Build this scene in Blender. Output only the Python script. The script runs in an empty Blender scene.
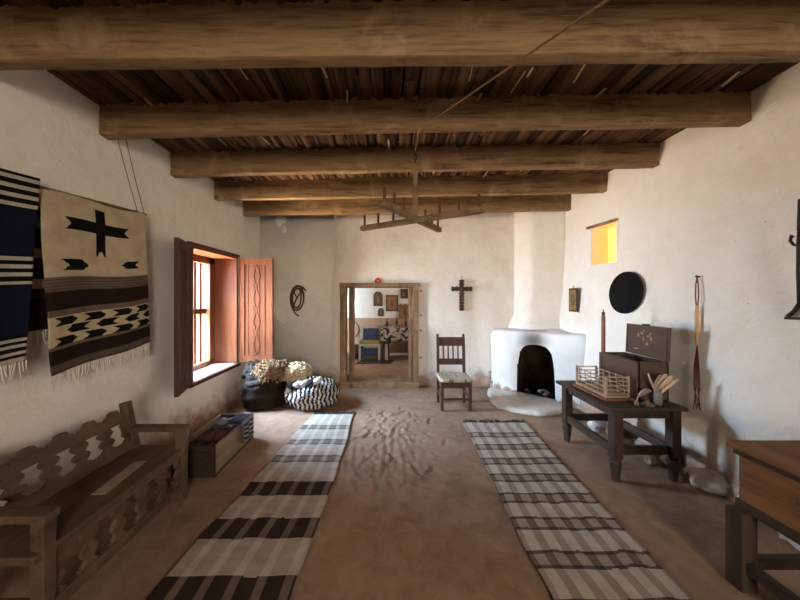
import bpy, bmesh, math, random
from mathutils import Vector, Matrix, Euler, noise
from mathutils.bvhtree import BVHTree
random.seed(7)
S = bpy.context.scene
COL = S.collection
PI = math.pi

# ------------------------------------------------------------------ helpers
def lin(r, g, b):
    f = lambda c: (c/255/12.92) if c/255 <= .04045 else ((c/255+.055)/1.055)**2.4
    return (f(r), f(g), f(b), 1.0)

def nz(x, y, z=0.0):
    return noise.noise(Vector((x, y, z)))

def smooth(a, b, x):
    t = max(0.0, min(1.0, (x-a)/(b-a)))
    return t*t*(3-2*t)

class MB:
    def __init__(self):
        self.v, self.f, self.m, self.c = [], [], [], []
        self.smooth_all = False
    def add(self, vs, fs, mi=0, M=None):
        o = len(self.v)
        for p in vs:
            p = Vector(p)
            self.v.append(M @ p if M else p)
        for f in fs:
            self.f.append(tuple(i+o for i in f)); self.m.append(mi)
        return self
    def box(self, c, s, rot=None, mi=0):
        x, y, z = s[0]/2, s[1]/2, s[2]/2
        vs = [(-x,-y,-z),(x,-y,-z),(x,y,-z),(-x,y,-z),(-x,-y,z),(x,-y,z),(x,y,z),(-x,y,z)]
        fs = [(0,3,2,1),(4,5,6,7),(0,1,5,4),(1,2,6,5),(2,3,7,6),(3,0,4,7)]
        M = Matrix.Translation(Vector(c))
        if rot: M = M @ Euler(rot).to_matrix().to_4x4()
        return self.add(vs, fs, mi, M)
    def bb(self, x0, x1, y0, y1, z0, z1, mi=0):
        return self.box(((x0+x1)/2, (y0+y1)/2, (z0+z1)/2), (x1-x0, y1-y0, z1-z0), None, mi)
    def bar(self, p, q, w, h, up=(0,0,1), mi=0):
        p, q = Vector(p), Vector(q)
        d = (q-p); L = d.length; d.normalize()
        up = Vector(up)
        if abs(d.dot(up)) > .98: up = Vector((0,1,0))
        s = d.cross(up).normalized(); u = s.cross(d).normalized()
        M = Matrix((s, d, u)).transposed().to_4x4()
        M.translation = (p+q)/2
        x, y, z = w/2, L/2, h/2
        vs = [(-x,-y,-z),(x,-y,-z),(x,y,-z),(-x,y,-z),(-x,-y,z),(x,-y,z),(x,y,z),(-x,y,z)]
        fs = [(0,3,2,1),(4,5,6,7),(0,1,5,4),(1,2,6,5),(2,3,7,6),(3,0,4,7)]
        return self.add(vs, fs, mi, M)
    def tube(self, pts, r, n=8, closed=False, mi=0):
        pts = [Vector(p) for p in pts]
        k = len(pts)
        rs = r if isinstance(r, (list, tuple)) else [r]*k
        vs, fs = [], []
        ref = None
        for i, p in enumerate(pts):
            if closed: t = pts[(i+1) % k]-pts[i-1]
            else: t = pts[min(i+1, k-1)]-pts[max(i-1, 0)]
            t.normalize()
            if ref is None:
                ref = Vector((0,0,1)) if abs(t.z) < .9 else Vector((1,0,0))
            a = t.cross(ref)
            if a.length < 1e-4: a = t.orthogonal()
            a.normalize(); b = a.cross(t).normalized()
            ref = b
            for j in range(n):
                an = 2*PI*j/n
                vs.append(p + (a*math.cos(an)+b*math.sin(an))*rs[i])
        for i in range(k if closed else k-1):
            i2 = (i+1) % k
            for j in range(n):
                j2 = (j+1) % n
                fs.append((i*n+j, i*n+j2, i2*n+j2, i2*n+j))
        if not closed:
            fs.append(tuple(range(n-1, -1, -1)))
            fs.append(tuple((k-1)*n+j for j in range(n)))
        return self.add(vs, fs, mi)
    def lathe(self, prof, c=(0,0,0), n=24, wob=None, mi=0, M=None):
        vs, fs = [], []
        c = Vector(c)
        for i, (r, z) in enumerate(prof):
            for j in range(n):
                a = 2*PI*j/n
                rr = r*(1+(wob(a, z) if wob else 0))
                vs.append(c+Vector((rr*math.cos(a), rr*math.sin(a), z)))
        k = len(prof)
        for i in range(k-1):
            for j in range(n):
                j2 = (j+1) % n
                fs.append((i*n+j, i*n+j2, (i+1)*n+j2, (i+1)*n+j))
        fs.append(tuple(range(n-1, -1, -1)))
        fs.append(tuple((k-1)*n+j for j in range(n)))
        return self.add(vs, fs, mi, M)
    def prism(self, poly, o, ux, uy, depth, mi=0):
        """poly in (a,b); a along ux, b along uy, thickness along ux x uy centred."""
        o, ux, uy = Vector(o), Vector(ux).normalized(), Vector(uy).normalized()
        n = ux.cross(uy)
        k = len(poly)
        vs = [o+ux*a+uy*b+n*(-depth/2) for a, b in poly]+[o+ux*a+uy*b+n*(depth/2) for a, b in poly]
        fs = [tuple(range(k-1, -1, -1)), tuple(range(k, 2*k))]
        for i in range(k):
            j = (i+1) % k
            fs.append((i, j, k+j, k+i))
        return self.add(vs, fs, mi)
    def grid(self, nu, nv, fn, mi=0):
        vs = [fn(i/nu, j/nv) for j in range(nv+1) for i in range(nu+1)]
        fs = [(j*(nu+1)+i, j*(nu+1)+i+1, (j+1)*(nu+1)+i+1, (j+1)*(nu+1)+i) for j in range(nv) for i in range(nu)]
        return self.add(vs, fs, mi)
    def blob(self, c, r, amp=.08, freq=2.0, sub=3, seed=0.0, flat=None, rot=None, mi=0):
        bm = bmesh.new()
        bmesh.ops.create_icosphere(bm, subdivisions=sub, radius=1)
        R = Euler(rot).to_matrix() if rot else Matrix.Identity(3)
        vs = []
        for v in bm.verts:
            p = v.co.normalized()
            k = 1+amp*(nz(p.x*freq+seed, p.y*freq+seed*1.7, p.z*freq)+.5*nz(p.x*freq*2.3+seed, p.y*freq*2.3, p.z*freq*2.3+seed))
            q = R @ Vector((p.x*r[0]*k, p.y*r[1]*k, p.z*r[2]*k))
            q = q+Vector(c)
            if flat is not None and q.z < flat: q.z = flat+(q.z-flat)*.05
            vs.append(q)
        fs = [tuple(v.index for v in f.verts) for f in bm.faces]
        bm.free()
        return self.add(vs, fs, mi)
    def build(self, name, mat, parent=None, loc=None, bevel=0, seg=2, smooth=False, sub=0, colfn=None, rotz=0, recalc=True):
        me = bpy.data.meshes.new(name)
        me.from_pydata([tuple(p) for p in self.v], [], self.f)
        mats = mat if isinstance(mat, (list, tuple)) else [mat]
        for m in mats: me.materials.append(m)
        if len(mats) > 1:
            me.polygons.foreach_set('material_index', self.m)
        if recalc:
            bm = bmesh.new(); bm.from_mesh(me)
            bmesh.ops.recalc_face_normals(bm, faces=bm.faces)
            bm.to_mesh(me); bm.free()
        if smooth:
            me.polygons.foreach_set('use_smooth', [True]*len(me.polygons))
        if colfn:
            at = me.color_attributes.new('Col', 'FLOAT_COLOR', 'CORNER')
            buf = []
            for p in me.polygons:
                c = colfn(p.index, p.center)
                buf.extend(list(c[:3])+[1.0] if False else [c[0], c[1], c[2], 1.0]*len(p.vertices))
            at.data.foreach_set('color', buf)
        me.update()
        o = bpy.data.objects.new(name, me)
        COL.objects.link(o)
        if parent: o.parent = parent
        if loc: o.location = loc
        if rotz: o.rotation_euler.z = rotz
        if bevel:
            b = o.modifiers.new('Bevel', 'BEVEL'); b.width = bevel; b.segments = seg; b.limit_method = 'ANGLE'; b.angle_limit = math.radians(40)
            b.harden_normals = False
        if sub:
            s = o.modifiers.new('Subdivision', 'SUBSURF'); s.levels = sub; s.render_levels = sub
        return o

def tag(o, label=None, cat=None, group=None, kind=None):
    if label: o['label'] = label
    if cat: o['category'] = cat
    if group: o['group'] = group
    if kind: o['kind'] = kind
    return o

def thing(name, label, cat, loc=(0,0,0), rotz=0, group=None):
    o = bpy.data.objects.new(name, None); COL.objects.link(o)
    o.empty_display_size = .1
    o.location = loc; o.rotation_euler.z = rotz
    return tag(o, label, cat, group)

def struct(name, label=None):
    o = bpy.data.objects.new(name, None); COL.objects.link(o); o['kind'] = 'structure'
    if label: o['label'] = label
    return o

# ------------------------------------------------------------------ materials
def newmat(name, rough=.8, spec=.3):
    m = bpy.data.materials.new(name); m.use_nodes = True
    nt = m.node_tree; b = nt.nodes['Principled BSDF']
    b.inputs['Roughness'].default_value = rough
    b.inputs['Specular IOR Level'].default_value = spec
    return m, nt, b

def N(nt, t, **kw):
    n = nt.nodes.new(t)
    for k, v in kw.items(): setattr(n, k, v)
    return n

def coords(nt, scale=(1,1,1), kind='Object', rot=(0,0,0)):
    tc = N(nt, 'ShaderNodeTexCoord'); mp = N(nt, 'ShaderNodeMapping')
    mp.inputs['Scale'].default_value = scale; mp.inputs['Rotation'].default_value = rot
    nt.links.new(tc.outputs[kind], mp.inputs['Vector'])
    return mp.outputs['Vector']

def noise_n(nt, vec, scale, detail=4, rough=.55, dist=0):
    n = N(nt, 'ShaderNodeTexNoise')
    n.inputs['Scale'].default_value = scale; n.inputs['Detail'].default_value = detail
    n.inputs['Roughness'].default_value = rough; n.inputs['Distortion'].default_value = dist
    nt.links.new(vec, n.inputs['Vector'])
    return n.outputs['Fac']

def ramp(nt, fac, stops):
    r = N(nt, 'ShaderNodeValToRGB')
    e = r.color_ramp.elements
    while len(e) < len(stops): e.new(.5)
    for el, (p, c) in zip(e, stops):
        el.position = p; el.color = c if len(c) == 4 else (*c, 1)
    nt.links.new(fac, r.inputs['Fac'])
    return r.outputs['Color']

def mixc(nt, fac, a, b, mode='MIX'):
    m = N(nt, 'ShaderNodeMix', data_type='RGBA', blend_type=mode)
    def put(sock, v):
        if hasattr(v, 'is_linked') or hasattr(v, 'node'): nt.links.new(v, sock)
        else: sock.default_value = v
    put(m.inputs['Factor'], fac); put(m.inputs['A'], a); put(m.inputs['B'], b)
    return m.outputs['Result']

def math_n(nt, op, a, b=None, clamp=False):
    m = N(nt, 'ShaderNodeMath', operation=op); m.use_clamp = clamp
    for i, v in enumerate((a, b)):
        if v is None: continue
        if hasattr(v, 'node'): nt.links.new(v, m.inputs[i])
        else: m.inputs[i].default_value = v
    return m.outputs[0]

def bump(nt, b, h, strength=.4, dist=.01):
    n = N(nt, 'ShaderNodeBump'); n.inputs['Strength'].default_value = strength; n.inputs['Distance'].default_value = dist
    nt.links.new(h, n.inputs['Height']); nt.links.new(n.outputs['Normal'], b.inputs['Normal'])
    return n

def maprange(nt, v, a, b, c=0, d=1):
    m = N(nt, 'ShaderNodeMapRange'); m.interpolation_type = 'SMOOTHSTEP'
    nt.links.new(v, m.inputs['Value'])
    for k, x in zip(('From Min', 'From Max', 'To Min', 'To Max'), (a, b, c, d)): m.inputs[k].default_value = x
    return m.outputs[0]

def wood(name, dark, light, axis='X', rough=.7, fine=30, spec=.3, wear=None, bstr=.35, island=0.0):
    m, nt, b = newmat(name, rough, spec)
    sc = {'X': (.08, 1, 1), 'Y': (1, .08, 1), 'Z': (1, 1, .08)}[axis]
    v = coords(nt, sc)
    oi = N(nt, 'ShaderNodeObjectInfo')
    add = N(nt, 'ShaderNodeVectorMath', operation='ADD')
    sca = N(nt, 'ShaderNodeVectorMath', operation='SCALE'); sca.inputs['Scale'].default_value = 13.0
    cmb = N(nt, 'ShaderNodeCombineXYZ')
    for i in range(3): nt.links.new(oi.outputs['Random'], cmb.inputs[i])
    nt.links.new(cmb.outputs[0], sca.inputs[0])
    nt.links.new(v, add.inputs[0]); nt.links.new(sca.outputs[0], add.inputs[1])
    v = add.outputs[0]
    n1 = noise_n(nt, v, fine, 6, .65, .6)
    n2 = noise_n(nt, v, fine*.22, 3, .5, 1.2)
    f = math_n(nt, 'ADD', math_n(nt, 'MULTIPLY', n1, .6), math_n(nt, 'MULTIPLY', n2, .4))
    c = ramp(nt, f, [(.33, dark), (.5, tuple((a+2*bb)/3 for a, bb in zip(dark, light))), (.68, light)])
    v2 = coords(nt, (1,1,1))
    if wear:
        n3 = noise_n(nt, v2, 3.5, 5, .65, .4)
        c = mixc(nt, maprange(nt, n3, .5, .72), c, wear)
    if island:
        g = N(nt, 'ShaderNodeNewGeometry')
        k = maprange(nt, g.outputs['Random Per Island'], 0, 1, 1-island, 1+island)
        hs = N(nt, 'ShaderNodeHueSaturation'); nt.links.new(c, hs.inputs['Color']); nt.links.new(k, hs.inputs['Value'])
        c = hs.outputs['Color']
    nt.links.new(c, b.inputs['Base Color'])
    bump(nt, b, n1, bstr, .006)
    return m

def plain(name, col, rough=.8, spec=.3, metal=0, var=.25, scale=40, bstr=.25):
    m, nt, b = newmat(name, rough, spec)
    b.inputs['Metallic'].default_value = metal
    v = coords(nt)
    n = noise_n(nt, v, scale, 5, .6)
    d = tuple(c*(1-var) for c in col[:3])+(1,); l = tuple(min(1, c*(1+var)) for c in col[:3])+(1,)
    nt.links.new(ramp(nt, n, [(.3, d), (.7, l)]), b.inputs['Base Color'])
    bump(nt, b, n, bstr, .004)
    return m

def cloth_mat(name, rough=.95, bscale=260):
    m, nt, b = newmat(name, rough, .1)
    a = N(nt, 'ShaderNodeVertexColor', layer_name='Col')
    v = coords(nt)
    n = noise_n(nt, v, bscale, 3, .6)
    n2 = noise_n(nt, v, 9, 4, .6)
    c = mixc(nt, 1.0, a.outputs['Color'], ramp(nt, n, [(.25, (.66,.66,.66,1)), (.75, (1,1,1,1))]), 'MULTIPLY')
    c = mixc(nt, 1.0, c, ramp(nt, n2, [(.3, (.78,.76,.74,1)), (.65, (1,1,1,1))]), 'MULTIPLY')
    nt.links.new(c, b.inputs['Base Color'])
    bump(nt, b, n, .5, .004)
    return m

def plaster(name, base, dirt, hi, spl=.0, soot=False):
    """adobe plaster: blotchy limewash, mud splash near the foot, hairline cracks"""
    m, nt, b = newmat(name, .92, .12)
    v = coords(nt)
    n1 = noise_n(nt, v, 1.3, 5, .6, .4)
    n2 = noise_n(nt, v, 7, 6, .65, .3)
    n3 = noise_n(nt, v, 45, 4, .6)
    f = math_n(nt, 'ADD', math_n(nt, 'MULTIPLY', n1, .55), math_n(nt, 'MULTIPLY', n2, .45))
    c = ramp(nt, f, [(.33, dirt), (.5, base), (.66, hi)])
    sep = N(nt, 'ShaderNodeSeparateXYZ'); nt.links.new(v, sep.inputs[0])
    # splash of earth along the foot of the wall
    z = math_n(nt, 'ADD', sep.outputs['Z'], math_n(nt, 'MULTIPLY', n2, -.55))
    z = math_n(nt, 'ADD', z, math_n(nt, 'MULTIPLY', n1, -.35))
    if spl:
        k = maprange(nt, z, -.42, -.42+spl, 1, 0)
        c = mixc(nt, math_n(nt, 'MULTIPLY', k, .85), c, lin(150, 108, 78))
    # specks
    vo = N(nt, 'ShaderNodeTexVoronoi'); vo.inputs['Scale'].default_value = 9
    nt.links.new(v, vo.inputs['Vector'])
    sp = maprange(nt, vo.outputs['Distance'], .02, .06, 1, 0)
    c = mixc(nt, math_n(nt, 'MULTIPLY', sp, maprange(nt, n1, .55, .6)), c, lin(120, 92, 70))
    if soot:
        # smoke stain above the fire opening (object space: opening at local x 0, stain centred over its crown)
        sx = math_n(nt, 'MULTIPLY', math_n(nt, 'ADD', sep.outputs['X'], .03), 3.6)
        sz = math_n(nt, 'MULTIPLY', math_n(nt, 'SUBTRACT', sep.outputs['Z'], .86), 4.4)
        d = math_n(nt, 'SQRT', math_n(nt, 'ADD', math_n(nt, 'MULTIPLY', sx, sx), math_n(nt, 'MULTIPLY', sz, sz)))
        d = math_n(nt, 'ADD', d, math_n(nt, 'MULTIPLY', n2, .35))
        c = mixc(nt, math_n(nt, 'MULTIPLY', maprange(nt, d, .25, 1.25, 1, 0), .85), c, lin(74, 60, 46))
    nt.links.new(c, b.inputs['Base Color'])
    h = math_n(nt, 'ADD', n2, math_n(nt, 'MULTIPLY', n3, .25))
    bump(nt, b, h, .55, .02)
    return m

PL_W = plaster('limewashed adobe', (.80, .745, .66, 1), (.74, .67, .57, 1), (.84, .80, .73, 1), .30)
PL_F = plaster('white hearth plaster', (.82, .80, .76, 1), (.75, .71, .65, 1), (.86, .85, .82, 1), .09, True)
PL_S = plaster('flue plaster', (.80, .745, .66, 1), (.74, .67, .57, 1), (.84, .80, .73, 1), 0)
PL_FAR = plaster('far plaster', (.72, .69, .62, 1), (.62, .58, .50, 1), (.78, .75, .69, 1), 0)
SOOT = plain('fire soot', lin(64, 54, 45), .95, .1, 0, .5, 9, .6)
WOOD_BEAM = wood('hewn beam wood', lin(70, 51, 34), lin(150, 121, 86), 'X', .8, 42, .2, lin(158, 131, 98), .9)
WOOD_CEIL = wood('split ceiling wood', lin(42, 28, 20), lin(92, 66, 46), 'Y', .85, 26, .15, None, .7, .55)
WOOD_SHRED = wood('bark shreds', lin(140, 110, 78), lin(196, 170, 130), 'Y', .85, 30, .15)
WOOD_BENCH = wood('bench wood', lin(52, 39, 29), lin(96, 75, 56), 'Y', .65, 24, .3, lin(106, 84, 63))
WOOD_DARK = wood('dark table wood', lin(38, 30, 25), lin(74, 59, 48), 'Y', .65, 26, .25)
WOOD_DARKZ = wood('dark turned wood', lin(38, 30, 25), lin(72, 58, 48), 'Z', .65, 26, .25)
WOOD_CHAIR = wood('chair wood', lin(50, 32, 24), lin(88, 58, 42), 'Z', .6, 30, .4)
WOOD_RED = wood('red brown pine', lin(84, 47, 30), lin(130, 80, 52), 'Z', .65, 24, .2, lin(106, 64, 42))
WOOD_REDD = wood('dark edge and shaded shutter pine', lin(54, 34, 25), lin(84, 54, 38), 'Z', .6, 24, .3)  # dark board edges; on the near shutter its shade is put into this colour
WOOD_DOOR = wood('door frame pine', lin(78, 57, 40), lin(146, 114, 84), 'Z', .8, 22, .2, lin(164, 134, 104), .6)
WOOD_CHEST = wood('brown chest wood', lin(84, 57, 37), lin(140, 100, 66), 'Y', .65, 22, .2, lin(118, 80, 52))
WOOD_CRATE = wood('stick crate wood', lin(126, 104, 80), lin(186, 162, 132), 'X', .75, 40, .2)
WOOD_BOX = wood('trunk wood', lin(58, 42, 34), lin(92, 68, 54), 'Y', .55, 30, .35)
WOOD_TROUGH = wood('grey trough wood', lin(92, 78, 62), lin(150, 130, 106), 'Y', .8, 26, .2)
WOOD_TROUGHD = wood('dark trough end', lin(34, 25, 20), lin(60, 45, 35), 'X', .75, 26, .2)
WOOD_CHAND = wood('chandelier wood', lin(84, 68, 52), lin(138, 114, 88), 'X', .75, 30, .2)
WOOD_PEG = wood('peg wood', lin(70, 44, 30), lin(104, 70, 48), 'Z', .75, 30, .2)
IRON = plain('black iron', lin(48, 44, 42), .55, .4, .6, .35, 30, .3)
BLACK = plain('black hide', lin(17, 15, 15), .8, .1, 0, .3, 22, .2)
BLACK_EDGE = plain('black hoop', lin(26, 23, 22), .75, .1, 0, .3, 22, .2)
LEATHER = plain('dark leather', lin(34, 25, 20), .75, .15, 0, .4, 10, .5)
ROPE = plain('tan rope', lin(150, 118, 78), .95, .1, 0, .35, 160, .6)
ROPE_DK = plain('brown rope', lin(104, 70, 42), .95, .1, 0, .35, 160, .6)
CORD = plain('hanging cord', lin(122, 104, 84), .95, .1, 0, .3, 160, .4)
RED_CORD = plain('red braided cord', lin(112, 62, 52), .9, .15, 0, .35, 160, .5)
PALE_CORD = plain('pale wrapped cord', lin(196, 158, 118), .9, .15, 0, .25, 160, .5)
FLEECE_BR = plain('brown fleece', lin(124, 98, 72), .95, .1, 0, .6, 14, .4)
FLEECE_CR = plain('cream fleece', lin(196, 176, 142), .95, .1, 0, .3, 18, .4)
WOOL = cloth_mat('woven wool')
FRINGE = plain('wool fringe', lin(206, 196, 182), .95, .1, 0, .2, 90, .3)
FRINGE_DK = plain('dark fringe', lin(60, 52, 48), .95, .1, 0, .3, 90, .3)
STONE = plain('field stone', lin(140, 124, 110), .9, .15, 0, .35, 7, .7)
STONE_W = plain('plaster rubble', lin(206, 196, 184), .9, .15, 0, .2, 9, .7)
PAPER = plain('old paper', lin(150, 134, 110), .9, .15, 0, .1, 30, .1)
HUSK = plain('dry husk', lin(200, 176, 154), .9, .15, 0, .2, 30, .3)
CLAY = plain('grey clay', lin(120, 114, 112), .8, .2, 0, .25, 22, .4)
BRASS = plain('aged brass', lin(112, 92, 68), .5, .4, .3, .3, 30, .2)
RED = plain('red paint', lin(188, 36, 28), .6, .3, 0, .2, 30, .2)
TALLOW = plain('brown tallow candle', lin(138, 92, 66), .6, .3, 0, .15, 26, .1)
WHITE_PAINT = plain('white painted wood', lin(176, 172, 158), .6, .3, 0, .12, 20, .2)
BLUE_CLOTH = plain('blue cushion cloth', lin(60, 70, 98), .95, .1, 0, .5, 30, .3)
OLIVE = plain('olive cloth', lin(136, 128, 72), .95, .1, 0, .2, 40, .3)
DARKBROWN = plain('dark brown lacquer', lin(66, 44, 30), .6, .3, 0, .3, 20, .2)
PICT_BR = plain('brown painted panel', lin(140, 104, 66), .7, .2, 0, .4, 26, .2)
PICT_DK = plain('dark painted panel', lin(92, 74, 54), .7, .2, 0, .45, 30, .2)
DADO = plain('tan dado', lin(164, 134, 108), .9, .1, 0, .08, 6, .2)

def floor_mat():
    m, nt, b = newmat('packed earth', .95, .08)
    v = coords(nt)
    n1 = noise_n(nt, v, .9, 5, .6, .6)
    n2 = noise_n(nt, v, 6, 6, .65, .8)
    n3 = noise_n(nt, v, 60, 4, .6)
    f = math_n(nt, 'ADD', math_n(nt, 'MULTIPLY', n1, .5), math_n(nt, 'MULTIPLY', n2, .5))
    c = ramp(nt, f, [(.34, lin(116, 93, 76)), (.5, lin(141, 115, 95)), (.66, lin(162, 135, 114))])
    nt.links.new(c, b.inputs['Base Color'])
    h = math_n(nt, 'ADD', math_n(nt, 'MULTIPLY', n2, .8), math_n(nt, 'MULTIPLY', n3, .2))
    bump(nt, b, h, .5, .015)
    return m
EARTH = floor_mat()
def emit(name, col, strength):
    m, nt, b = newmat(name, .7, .2)
    v = coords(nt)
    n = noise_n(nt, v, 9, 4, .6)
    c = ramp(nt, n, [(.3, tuple(x*.7 for x in col[:3])+(1,)), (.7, col)])
    nt.links.new(c, b.inputs['Base Color']); nt.links.new(c, b.inputs['Emission Color'])
    b.inputs['Emission Strength'].default_value = strength
    return m
AMBER = emit('daylit amber hide pane', (1.0, .56, .10, 1), 1.7)

# ------------------------------------------------------------------ room dimensions (metres; camera at the origin, 1.5 m up)
XL, XR, YB, YR = -2.2, 2.74, 5.05, -2.7
WT = .5
def RB(z): return .16*(1-smooth(.2, 2.3, z))      # the right wall leans: thicker at its foot

def wall_sheet(name, ax, u0, u1, v0, v1, pos, hole, step, amp, mat, off=None, seed=0.0, nsign=1):
    """wavy plaster face with a rectangular opening. ax='X': plane x=pos, u=y;  ax='Y': plane y=pos, u=x"""
    def lines(a, b, hs):
        pts = [a]+[h for h in hs if a < h < b]+[b]
        out = []
        for p, q in zip(pts[:-1], pts[1:]):
            n = max(1, round((q-p)/step))
            out += [p+(q-p)*i/n for i in range(n)]
        return out+[b]
    us = lines(u0, u1, [hole[0], hole[1]] if hole else [])
    vs = lines(v0, v1, [hole[2], hole[3]] if hole else [])
    mb = MB()
    P = []
    for v in vs:
        for u in us:
            d = amp*(nz(u*1.1+seed, v*1.1, seed)+.45*nz(u*3.1, v*3.1+seed, 2)+.2*nz(u*8, v*8, 5+seed))
            if hole:
                du = max(hole[0]-u, u-hole[1], 0); dv = max(hole[2]-v, v-hole[3], 0)
                d *= smooth(0, .18, math.hypot(du, dv))
            foot = .035*(1-smooth(0, .22, v))*(1+.8*nz(u*3, seed, 9))
            if hole and hole[2] <= 0.01 and hole[0]-.12 < u < hole[1]+.12: foot = 0
            p = pos+(d+foot)*nsign+(off(u, v) if off else 0)
            P.append((p, u, v) if ax == 'X' else (u, p, v))
    nu = len(us)
    F = []
    for j in range(len(vs)-1):
        for i in range(nu-1):
            cu, cv = (us[i]+us[i+1])/2, (vs[j]+vs[j+1])/2
            if hole and hole[0] < cu < hole[1] and hole[2] < cv < hole[3]: continue
            F.append((j*nu+i, j*nu+i+1, (j+1)*nu+i+1, (j+1)*nu+i))
    mb.add(P, F)
    # thickness behind the face
    a, b = (pos-nsign*.06, pos-nsign*WT)
    a, b = min(a, b), max(a, b)
    def slab(ua, ub, va, vb):
        if ub-ua < 1e-4 or vb-va < 1e-4: return
        if ax == 'X': mb.bb(a, b, ua, ub, va, vb)
        else: mb.bb(ua, ub, a, b, va, vb)
    if hole:
        slab(u0, hole[0], v0, v1); slab(hole[1], u1, v0, v1)
        slab(hole[0], hole[1], v0, hole[2]); slab(hole[0], hole[1], hole[3], v1)
        # reveal strip between face and slab
        c0, c1 = min(pos, pos-nsign*.065), max(pos, pos-nsign*.065)
        for (ua, ub, va, vb) in ((hole[0]-.05, hole[0], hole[2], hole[3]), (hole[1], hole[1]+.05, hole[2], hole[3]),
                                 (hole[0], hole[1], hole[2]-.05, hole[2]), (hole[0], hole[1], hole[3], hole[3]+.05)):
            if vb <= 0.001: continue
            e = .004
            if ax == 'X': mb.bb(c0+(0 if nsign < 0 else 0), c1-e if nsign > 0 else c1, ua, ub, va, vb) if nsign > 0 else mb.bb(c0+e, c1, ua, ub, va, vb)
            else: mb.bb(ua, ub, c0+e, c1, va, vb)
    else:
        slab(u0, u1, v0, v1)
    o = mb.build(name, mat, smooth=True, recalc=False)
    o['kind'] = 'structure'
    return o

WIN = (3.30, 4.34, .53, 2.08)
NIC = (3.60, 4.05, 1.92, 2.43)
DOOR = (-.80, .48, 0.0, 1.72)
REAR_FILL_HOLE = (.3, 1.7, 1.1, 2.4)  # unseen opening, added to let the rear fill light in
wall_left = wall_sheet('wall_left', 'X', YR-.5, YB+.5, 0, 3.3, XL, WIN, .06, .018, PL_W, seed=1.3, nsign=1)
wall_right = wall_sheet('wall_right', 'X', YR-.5, YB+.5, 0, 3.3, XR, NIC, .06, .02, PL_W,
                        off=lambda u, v: -RB(v), seed=4.1, nsign=-1)
wall_back = wall_sheet('wall_back', 'Y', XL-.06, XR+.06, 0, 3.3, YB, DOOR,   .06, .040, PL_W,
                       off=lambda u, v: .075*smooth(-.84, -1.0, u)*1.0 if u < -.8 else 0, seed=7.7, nsign=-1)
wall_rear = wall_sheet('wall_rear', 'Y', XL-.06, XR+.06, 0, 3.3, YR, REAR_FILL_HOLE, .12, .02, PL_W, seed=9.2, nsign=1)

# floor: packed earth with scuffed ridges along the walked middle
mb = MB()
rs = random.Random(21)
STROKES = []
for _ in range(120):
    sx, sy = rs.gauss(.03, .22), rs.uniform(2.35, 4.05)
    an = rs.gauss(PI/2, .45); L = rs.uniform(.03, .13)
    STROKES.append((sx, sy, math.cos(an), math.sin(an), L, rs.uniform(.010, .018), rs.uniform(.008, .018), rs.uniform(-1.5, 1.5)))
for sx, L, dp in ((-.04, .55, .014), (.03, .45, .012), (.15, .4, .010), (-.32, .35, .012)):
    STROKES.append((sx, 2.85+rs.uniform(-.2, .2), rs.uniform(-.12, .12), 1.0, L, .014, dp, rs.uniform(-.3, .3)))
def scuff(x, y):
    h = 0
    for (sx, sy, cx_, cy_, L, wd, dp, cu) in STROKES:
        dx, dy = x-sx, y-sy
        a = dx*cx_+dy*cy_
        if abs(a) > L: continue
        b_ = -dx*cy_+dy*cx_-cu*a*a
        if abs(b_) > wd*4: continue
        e = 1-(a/L)**2
        g = math.exp(-(b_/wd)**2)
        g2 = math.exp(-((b_-1.9*wd)/wd)**2)
        h += e*dp*(-g+.6*g2)
    return h
def floor_pt(u, v):
    x = -2.6+5.8*u; y = YR-.4+8.2*v
    h = .005*nz(x*2, y*2, 1)+.003*nz(x*7, y*7, 3)
    k = math.exp(-((x-.05)/.36)**2)*smooth(1.6, 2.1, y)*(1-smooth(3.6, 4.3, y))
    w = math.sin(x*46+5*nz(x*2.5, y*2.2, 8)+9*nz(y*1.6, x*1.4, 4))
    h += k*(.004*w*(.35+nz(x*3, y*3, 11))+.007*nz(x*16, y*12, 2)+.004*nz(x*30, y*24, 9))
    if -.75 < x < .85 and 1.7 < y < 4.2: h += scuff(x, y)
    edge = min(abs(x-XL), abs(x-XR))
    return (x, y, h-.004)
mb.grid(300, 430, floor_pt)
mb.bb(-2.7, 3.3, YR-.5, 8.8, -.3, -.05)
fl = mb.build('floor', EARTH, smooth=True, recalc=False); fl['kind'] = 'structure'

# ------------------------------------------------------------------ ceiling and beams
def zc(x): return 2.955+.019*(x+2.2)
mb = MB()
x = XL-.15
rnd = random.Random(3)
while x < XR+.15:
    w = rnd.uniform(.025, .085)
    ys = [YR-.4]; 
    while ys[-1] < YB+.1: ys.append(ys[-1]+rnd.uniform(1.3, 2.6))
    for ya, yb in zip(ys[:-1], ys[1:]):
        dz = rnd.uniform(0, .022); t = rnd.uniform(.02, .04)
        sk = rnd.uniform(-.02, .02); rx = rnd.uniform(-.12, .12)
        yb2 = min(yb, YB+.15)
        if yb2-ya < .05: continue
        n = max(2, int((yb2-ya)/.2))
        vs, fs = [], []
        ph = rnd.uniform(0, 50)
        for i in range(n+1):
            y = ya+(yb2-ya)*i/n
            xo = x+sk*(i/n)+.008*nz(y*1.4, ph, 1)
            zz = zc(x)+dz+.008*nz(y*2, ph, 3)
            for (ax_, az) in ((0, rx*w), (w*.5, -.008), (w*.98, -rx*w), (w*.98, t), (0, t)):
                vs.append((xo+ax_, y, zz+az))
        for i in range(n):
            for j in range(5):
                j2 = (j+1) % 5
                fs.append((i*5+j, i*5+j2, (i+1)*5+j2, (i+1)*5+j))
        fs.append((0,1,2,3,4)); fs.append(tuple(n*5+j for j in (4,3,2,1,0)))
        mb.add(vs, fs)
    x += w*1.0
mb.bb(XL-.5, XR+.5, YR-.5, YB+.5, 3.1, 3.4)
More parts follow.
